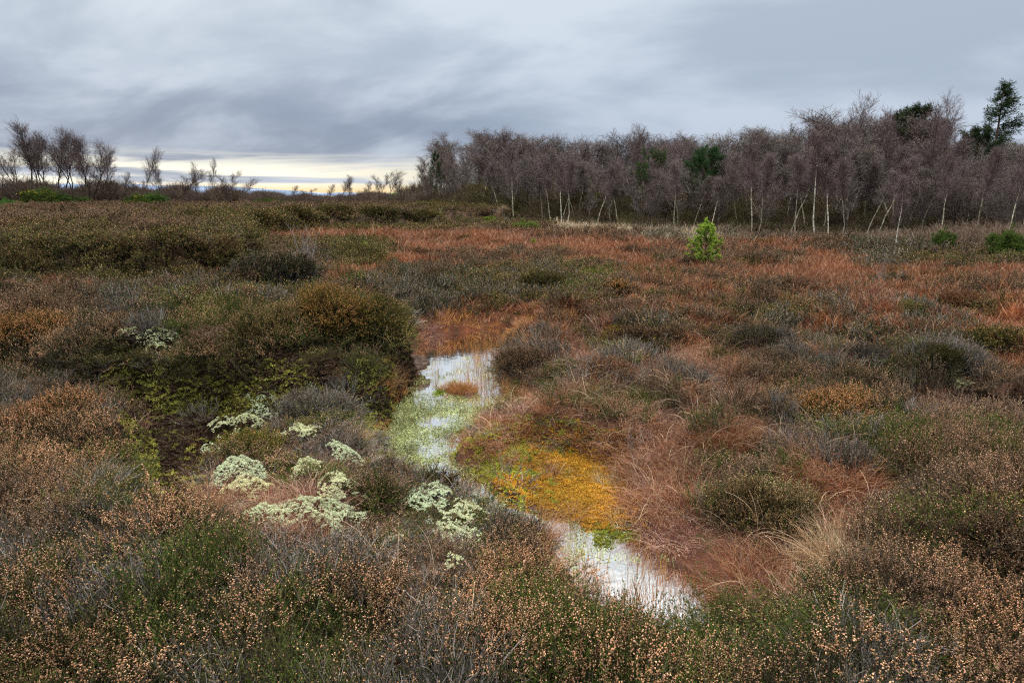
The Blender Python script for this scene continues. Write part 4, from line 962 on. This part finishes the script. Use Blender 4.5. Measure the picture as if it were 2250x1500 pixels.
def spruce(seed):
    rs = np.random.RandomState(seed); tb = MB(); cb = MB()
    P = np.stack([np.zeros(8), np.zeros(8), np.linspace(-.02, 1, 8)], 1)[None]; tubes(tb, P, (.014*np.linspace(1, .1, 8))[None], 7, 0, .5, rs)
    L1, t = grow(P, 66, .18, .985, (.20, .34), (1.25, 1.5), .10, 6, .30, .03, rs, shape=lambda u: np.clip(1.02-u, .04, 1))
    L2, _ = grow(L1, 16, .12, 1, (.025, .06), (.5, .9), -.12, 3, -.1, .05, rs)
    tubes(cb, L1, .0022*np.linspace(1, .3, 6)[None]*np.ones((len(L1), 1)), 3, 1, .3, rs)
    for br, kk, ln in ((L2, 11, .019), (L1, 22, .018)):
        Q, _ = grow(br, kk, 0, 1, (.5, 1), (.5, 1.2), 0, 2, 0, 0, rs)
        leaves(cb, Q[:, 0], Q[:, 1]-Q[:, 0], ln, .0034, 0, rs.rand(len(Q)), rs)
    return tb.mesh('trunk', [PBARK], True), cb.mesh('crown', [V('pineneedle', 'OBJ'), V('twig', 'OBJ')])
def young_pine(seed):
    rs = np.random.RandomState(seed); tb = MB(); cb = MB()
    P = np.stack([np.linspace(0, .03, 8), np.zeros(8), np.linspace(-.03, .97, 8)], 1)[None]; tubes(tb, P, (.013*np.linspace(1, .3, 8))[None], 6, 0, .5, rs)
    br = []
    for wz, ln in ((.10, .36), (.24, .38), (.38, .36), (.52, .30), (.66, .24), (.80, .20)):
        for k in range(6):
            a = k*6.283/6+rs.rand()*.7; d = np.array([math.cos(a), math.sin(a), .35+wz*.9]); d /= np.linalg.norm(d); p = np.array([0, 0, wz]); q = [p]; ln_ = ln*rs.uniform(.55, 1.12)
            for _ in range(4): p = p+d*ln_/4; q.append(p); d = d+np.array([0, 0, .16]); d /= np.linalg.norm(d)
            br.append(np.stack(q))
    br.append(np.stack([np.array([.03, 0, z_]) for z_ in np.linspace(.8, 1.08, 5)])); B = np.stack(br)
    S2, _ = grow(B, 4, .4, .98, (.08, .14), (.4, .7), .45, 5, .2, .05, rs); AL = np.concatenate([B, S2])
    tubes(cb, AL, .005*np.ones((len(AL), 5)), 4, 1, .4, rs)
    Q, t = grow(AL, 30, .35, 1.04, (.045, .065), (.45, .9), .15, 2, 0, 0, rs)
    leaves(cb, Q[:, 0], Q[:, 1]-Q[:, 0], rs.uniform(.045, .07, len(Q)), .009, 0, np.clip(t*.55+rs.rand(len(Q))*.5, 0, 1), rs)
    return tb.mesh('trunk', [PBARK], True), cb.mesh('crown', [V('youngneedle', 'OBJ'), V('twig', 'OBJ')])
def conifer(parts, name, px, d, ty, lb, cat, wide=1, ccol=(1, 1, 1), by=None):
    if by is not None:
        x, y, z = ground_at(px, by); loc = (x, y, z); h = at_d(px, ty, y)[2]-z
    else: loc, h = place(px, d, ty)
    return tree(parts, name, loc, h, 1.3, lb, cat, None, wide=wide, ccol=ccol)
conifer(scots(601, 'pineneedle', .38, .85, 16), 'pine_tree', 1992, 42, 246, 'dark dense pine rising above the right part of the wood', 'pine', 1.0, (.8, .85, .8))
conifer(spruce(602), 'spruce_tree', 2172, 40, 182, 'tall pointed spruce above the right end of the wood', 'spruce', 1.3, (.9, 1, 1))
conifer(scots(603, 'pineneedle', .35, 1.0, 13), 'pine_tree', 2140, 38, 292, 'dark pine mass below left of the tall spruce', 'pine', .8, (.7, .75, .75))
conifer(scots(604, 'bluepine', .35, 1.0, 14), 'pine_tree', 1545, 41, 335, 'blue green pine standing in front of the wood', 'pine', .95)
conifer(scots(605, 'bluepine', .35, 1.1, 5), 'pine_tree', 1422, 44, 338, 'dull green pine half hidden in the birches', 'pine', .85, (1.0, .9, .7))
conifer(scots(606, 'pineneedle', .25, .8, 6), 'pine_tree', 958, 88, 338, 'dark narrow pine at the left end of the wood', 'pine', .6, (.9, 1, .9))
YP = young_pine(610)
conifer(YP, 'young_pine', 1548, 0, 495, 'vivid green young pine standing alone in the red field', 'pine', 1.35, (1.0, 1.0, .95), by=592)
conifer(YP, 'pine_seedling', 1172, 0, 526, 'tiny yellow green pine seedling on the red lawn', 'seedling', 1.3, (1.1, 1, .8), by=547)
conifer(YP, 'pine_seedling', 802, 0, 536, 'bright green pine seedling growing in a dark heather bush', 'seedling', 1.6, (.8, .95, .8), by=575)
conifer(YP, 'pine_seedling', 1400, 0, 537, 'low yellowish pine seedling left of the young pine', 'seedling', 2.2, (1.5, 1.1, .7), by=546)
conifer(YP, 'pine_seedling', 277, 0, 972, 'small yellow seedling in the dark ditch', 'seedling', 1.2, (1.7, 1.2, .9), by=1000)

# gorse bushes
PAL['gorse'] = [(.03, .05, .015), (.07, .11, .03), (.13, .18, .05)]; PAL['gorseflower'] = [(.55, .42, .03), (.75, .6, .05), (.85, .75, .10)]
def gorse(seed, fl):
    rs = np.random.RandomState(seed); mb = MB(); n = 240
    a = rs.rand(n)*6.283; ph = np.arccos(rs.uniform(-.1, 1, n)); r = rs.uniform(.5, 1, n)*(1+.15*np.sin(a*4+seed))
    c = np.stack([r*np.sin(ph)*np.cos(a)*.5, r*np.sin(ph)*np.sin(a)*.5, r*np.maximum(np.cos(ph), 0)*.9], 1); kk = 46
    cc = np.repeat(c, kk, 0)+rs.randn(n*kk, 3)*.03; d = rs.randn(n*kk, 3)+np.array([0, 0, .9]); leaves(mb, cc, d, .10, .014, 0, np.clip(np.repeat(rs.rand(n), kk)*.6+rs.rand(n*kk)*.4, 0, 1), rs)
    if fl:
        k = (c[:, 2] > .45) & (rs.rand(n) < fl); q = np.repeat(c[k], 9, 0)+rs.randn(int(k.sum())*9, 3)*.045; bells(mb, q+np.array([0, 0, .04]), rs.randn(len(q), 3), .035, .03, 1, rs.rand(len(q)), rs)
    s2 = MB(); P = c[:60, None]*np.linspace(0, .9, 5)[None, :, None]; tubes(s2, P, .008, 3, 0, rs.rand(60), rs)
    return mb.mesh('gorse_bush', [V('gorse', 'OBJ'), V('gorseflower', 'OBJ')]), s2.mesh('stems', [V('twig', 'OBJ')])
GO = [gorse(701, .22), gorse(702, .15), gorse(703, 0)]
for px, by, wpx, ty, k, cc, lb, dd in (
   (88, 447, 85, 410, 0, (.75, .68, .6), 'gorse bush with yellow flowers in front of the left clump of trees', 80), (128, 447, 60, 420, 2, (.6, .62, .6), 'darker gorse bush right of the flowering one', 82),
   (298, 448, 60, 424, 1, (.85, .75, .6), 'yellowish gorse bush below the lone slender tree', 75), (342, 448, 55, 420, 2, (.7, .8, .7), 'dark round gorse bush right of the yellowish one', 78),
   (8, 450, 40, 434, 2, (1, 1.3, 1.1), 'low green gorse bush at the left picture edge', 70), (170, 447, 60, 428, 2, (.6, .6, .6), 'low dark gorse under the leafless clump', 84),
   (2215, 574, 95, 496, 2, (.75, .75, .6), 'big green gorse bush at the right edge before the wood', 0), (2068, 553, 55, 500, 2, (.8, .8, .65), 'leaning green gorse bush before the dark wood', 0),
   (1990, 545, 40, 524, 2, (1.2, 1.2, .9), 'small olive gorse beside the bent white birch', 0), (1155, 512, 75, 482, 2, (1.3, 1.2, .9), 'pale green gorse bush at the left tip of the straw grass', 0),
   (1080, 495, 50, 474, 1, (1.6, 1.4, .8), 'yellow tipped gorse near a fallen branch', 0), (1290, 500, 60, 480, 2, (.7, .8, .6), 'dark bramble like gorse behind the straw grass', 0), (1515, 510, 45, 488, 2, (1, 1, .8), 'olive gorse just behind the young pine', 0),
   (870, 436, 34, 420, 2, (1.3, 1.4, 1), 'small green gorse at the foot of the far trees', 110), (600, 445, 90, 434, 2, (.6, .6, .5), 'low green gorse on the far left heath', 85)):
    if dd: loc, h = place(px, dd, ty); d = dd
    else:
        x, y, z = ground_at(px, by); loc = (x, y, z); d = y; h = at_d(px, ty, y)[2]-z
    o = ob('gorse_bush', GO[k][0], loc=loc, rz=px, sc_=(wpx*d/FPX, wpx*d/FPX, h)); s_ = ob('stems', GO[k][1], o); o.color = s_.color = (*cc, 1); tag(o, lb, 'gorse', 'gorse bushes')

# undergrowth of the wood, thicket along the left horizon (nobody could count it)
def scrubt(seed, lean=0):
    rs = np.random.RandomState(seed); mb = MB(); n = 12
    P0 = np.zeros((n, 6, 3)); d = nrm(rs.randn(n, 3)*.33+np.array([0, 0, 1])); p = rs.randn(n, 3)*np.array([.12, .12, 0])
    for k in range(6): P0[:, k] = p; p = p+d*.18*rs.uniform(.6, 1.1, (n, 1)); d = nrm(d+rs.randn(n, 3)*.12)
    A, _ = grow(P0, 7, .12, 1, (.16, .34), (.3, .8), .3, 4, .1, .12, rs); B, _ = grow(A, 6, .15, 1, (.07, .16), (.3, .9), .2, 3, 0, .15, rs)
    tubes(mb, P0, .007, 3, 0, rs.rand(n), rs); tubes(mb, A, .0035, 2, 0, rs.rand(len(A)), rs); tubes(mb, B, .0026, 2, 0, rs.rand(len(B)), rs)
    return mb.arrays()
SCR = protos('scrub', mks('scrub', [scrubt(800+k) for k in range(4)], [V('scrub', 'INS')]))
rs = np.random.RandomState(15)
pts = []
N_ = 4600; px = rs.uniform(890, 2380, N_); fdv = np.interp(px, FDX, FDY); d = fdv*(1+.55*rs.rand(N_)**1.3)-.6
x = (px-1125)/FPX*d; y = d; x = x*1.0; z = H(x, y); n = N_
hh = rs.uniform(.6, 2.0, n)*(1+.5*fbm(px/45, d*.2, 17, 2))*(1+.4*sst(d/fdv, 1, 1.3))*np.clip(fdv/38, .8, 1.15)*(.45+.55*sst(d/fdv, 1.0, 1.12))
olive = rs.rand(n) < .45; tn = np.where(olive[:, None], np.array([[.85, .90, .55]]), np.array([[.95, .84, .82]]))*rs.uniform(.5, 1.1, (n, 1))
cover('undergrowth', 'dark brushwood filling the foot of the birch wood', 'brushwood', SCR, 4, np.stack([x*1.02, y, z-.05], 1), np.stack([rs.randn(n)*.1, rs.randn(n)*.1, rs.rand(n)*6.28], 1), hh, tn, rs)
N_ = 3600; d = rs.uniform(92, 165, N_); px = rs.uniform(-150, 1000, N_); x = (px-1125)/FPX*d*1.02; y = d; z = H(x, y)
hh = (1+.5*fbm(px/30, d*0, 18, 3))*np.interp(px, [-150, 0, 260, 420, 560, 640, 900, 1000], [3.3, 3.0, 2.8, 2.4, 2.2, 1.6, 1.7, 2.6])*rs.uniform(.6, 1.15, N_); n = N_
cover('far_thicket', 'low leafless thicket along the left horizon', 'thicket', SCR, 4, np.stack([x, y, z-.1], 1), np.stack([rs.randn(n)*.1, rs.randn(n)*.1, rs.rand(n)*6.28], 1), hh, np.array([[1.0, .9, 1.0]])*rs.uniform(.6, 1.1, (n, 1)), rs)
# bushy grey skirts in front of the wood on the right
N_ = 700; px = rs.uniform(1250, 2330, N_); fdv = np.interp(px, FDX, FDY); d = fdv*(1-.12*rs.rand(N_)); x = (px-1125)/FPX*d*1.02; z = H(x, d)
n = N_; hh = rs.uniform(.3, .8, n)*np.interp(px, [1250, 1900, 2100, 2330], [.7, .9, 1.6, 1.8])
cover('heath_edge_scrub', 'low greyish mauve twigs along the front of the wood', 'brushwood', SCR, 4, np.stack([x, d, z-.04], 1), np.stack([rs.randn(n)*.15, rs.randn(n)*.15, rs.rand(n)*6.28], 1), hh, np.array([[1.7, 1.45, 1.5]])*rs.uniform(.7, 1.2, (n, 1)), rs)

# bare saplings standing in the heath
def sapling(seed):
    rs = np.random.RandomState(seed); mb = MB(); n = 5; P0 = np.zeros((n, 6, 3)); d = nrm(rs.randn(n, 3)*.28+np.array([0, 0, 1])); p = rs.randn(n, 3)*np.array([.03, .03, 0])
    for k in range(6): P0[:, k] = p; p = p+d*.19*rs.uniform(.7, 1, (n, 1)); d = nrm(d+rs.randn(n, 3)*.08)
    A, _ = grow(P0, 7, .2, 1, (.16, .30), (.3, .7), .2, 5, .1, .08, rs); B, _ = grow(A, 4, .2, 1, (.05, .12), (.3, .8), .2, 3, 0, .1, rs)
    tubes(mb, P0, .007*np.linspace(1, .3, 6)[None], 5, 0, .7+.2*rs.rand(n), rs); tubes(mb, A, .003, 3, 0, .5+.4*rs.rand(len(A)), rs); tubes(mb, B, .002, 2, 0, .4+.5*rs.rand(len(B)), rs)
    return mb.mesh('bare_sapling', [V('greytwig', 'OBJ')])
SP_ = [sapling(820), sapling(821), sapling(822)]
for i, (px, by, ty, lb) in enumerate([(668, 592, 480, 'leafless birch sapling before the red lawn left of centre'), (690, 600, 520, 'smaller leafless sapling just right of the birch sapling'),
   (1940, 650, 560, 'leafless sapling in the right hand red field'), (2105, 800, 742, 'bleached bare twigs sticking out of the grey heather bush'), (1400, 1010, 940, 'short bare branch arching over the mauve grass'),
   (1820, 515, 455, 'sapling with fine twigs at the wood foot'), (1110, 500, 462, 'thin leaning sapling near the yellow tipped gorse'), (2060, 470, 420, 'bare sapling before the dark wood on the right')]):
    x, y, z = ground_at(px, by); h = at_d(px, ty, y)[2]-z
    tag(ob('bare_sapling', SP_[i % 3], loc=(x, y, z-.02), rz=i*1.7, sc_=(h*.8, h*.8, h)), lb, 'sapling', 'bare saplings on the heath')

# straw tussocks
TS = [mk('grass_tussock', *grass(840+k, .10, .42, 260, .0035, .45, K=7, spread=.8), [V('straw', 'OBJ')]) for k in range(2)]
for i, (px, by, s_, cc, lb) in enumerate([(1838, 1262, 1.0, (1.15, .95, .8), 'pale straw tussock at the near side of the tangled grass'), (1790, 1268, .7, (1.0, .8, .65), 'smaller straw tussock left of the pale one'),
   (1180, 1190, .8, (.75, .5, .38), 'russet tussock at the tip of the orange moss'), (1255, 1170, .7, (.7, .45, .33), 'low russet tussock at the head of the lower pool'),
   (850, 860, 1.0, (.6, .45, .28), 'olive brown sedge tussock under the bank end'), (470, 1130, .9, (.75, .5, .42), 'pinkish grass tussock behind the tan heather'), (790, 975, .6, (.9, .75, .6), 'pale grass tuft on the left shore of the weedy water'),
   (1470, 745, .7, (.85, .75, .65), 'pale grass tuft right of the yellow moss pads'), (215, 1090, .7, (.42, .44, .28), 'greenish grass tussock left of the black ditch hole')]):
    x, y, z = ground_at(px, by); o = ob('grass_tussock', TS[i % 2], loc=(x, y, z), rz=i*2.1, sc_=s_); o.color = (*cc, 1); tag(o, lb, 'tussock', 'grass tussocks')

# torn peat block where the bank meets the pool
def peat_block():
    rs = np.random.RandomState(860); n = 28; th_ = np.linspace(0, 2*math.pi, n, endpoint=False); ph_ = np.linspace(.05, math.pi-.05, 16); T, P = np.meshgrid(th_, ph_); 
    r = 1+.28*fbm(T*2.5/1.0+np.cos(T)*2, P*3, 5, 3)+.15*fbm(np.cos(T)*5, P*7+np.sin(T)*4, 6, 3); x = r*np.sin(P)*np.cos(T)*.26; y = r*np.sin(P)*np.sin(T)*.2; z = r*np.cos(P)*.085+.05*fbm(x*14, y*14, 8, 3)
    v = np.stack([x, y, z], -1).reshape(-1, 3); F = []
    for i in range(15):
        for j in range(n):
            a, b = i*n+j, i*n+(j+1) % n; F += [(a, a+n, b+n), (a, b+n, b)]
    return mk('peat_block', v, np.array(F), np.zeros(len(F)), rs.rand(len(F)), [surf('torn_peat', [(.03, .018, .012), (.09, .055, .04), (.22, .15, .12)], 9, [.3, .5, .75], bump=1, stretch=(1, 1, 3))])
x, y = at(893, 806, .1); tag(ob('peat_block', peat_block(), loc=(x, y, .13), rz=.3, sc_=1.2), 'torn brown peat block overhanging the upper pool below the bank end', 'peat block')

# ------------------------------------------------------------------ HILLS
def hills(name, dist, xs, ys, mat, dep):
    px = np.linspace(-900, 3200, 500); n = len(px); X0 = (px-1125)/FPX*dist
    top = CAMZ+(430-np.interp(px, xs, ys)+1.6*fbm(px/60, px*0, 9, 4))/FPX*dist*1.02
    v = []
    for k, (dd, fr) in enumerate(((-dep, 0), (-dep*.5, .55), (0, 1), (dep, 0))):
        rr_ = 1+dd/dist; v.append(np.stack([X0*rr_, np.full(n, dist+dd), top*fr+(-2)*(1-fr)+.06*top*fr*fbm(px/25, px*0+k*3, 3, 3)], 1))
    v = np.concatenate(v); F = []
    for k in range(3):
        for i in range(n-1):
            a = k*n+i; F += [(a, a+1, a+n+1), (a, a+n+1, a+n)]
    return tag(ob(name, mk(name, v, np.array(F), np.zeros(len(F)), np.zeros(len(F)), [mat], True)), kind='structure')
hm = surf('far_moor_haze_blue', [(.06, .09, .15), (.10, .14, .22), (.34, .41, .52)], .004, [.35, .55, .75], bump=0, stretch=(1, .3, 5))  # blue of the distance haze is painted into the hill colour
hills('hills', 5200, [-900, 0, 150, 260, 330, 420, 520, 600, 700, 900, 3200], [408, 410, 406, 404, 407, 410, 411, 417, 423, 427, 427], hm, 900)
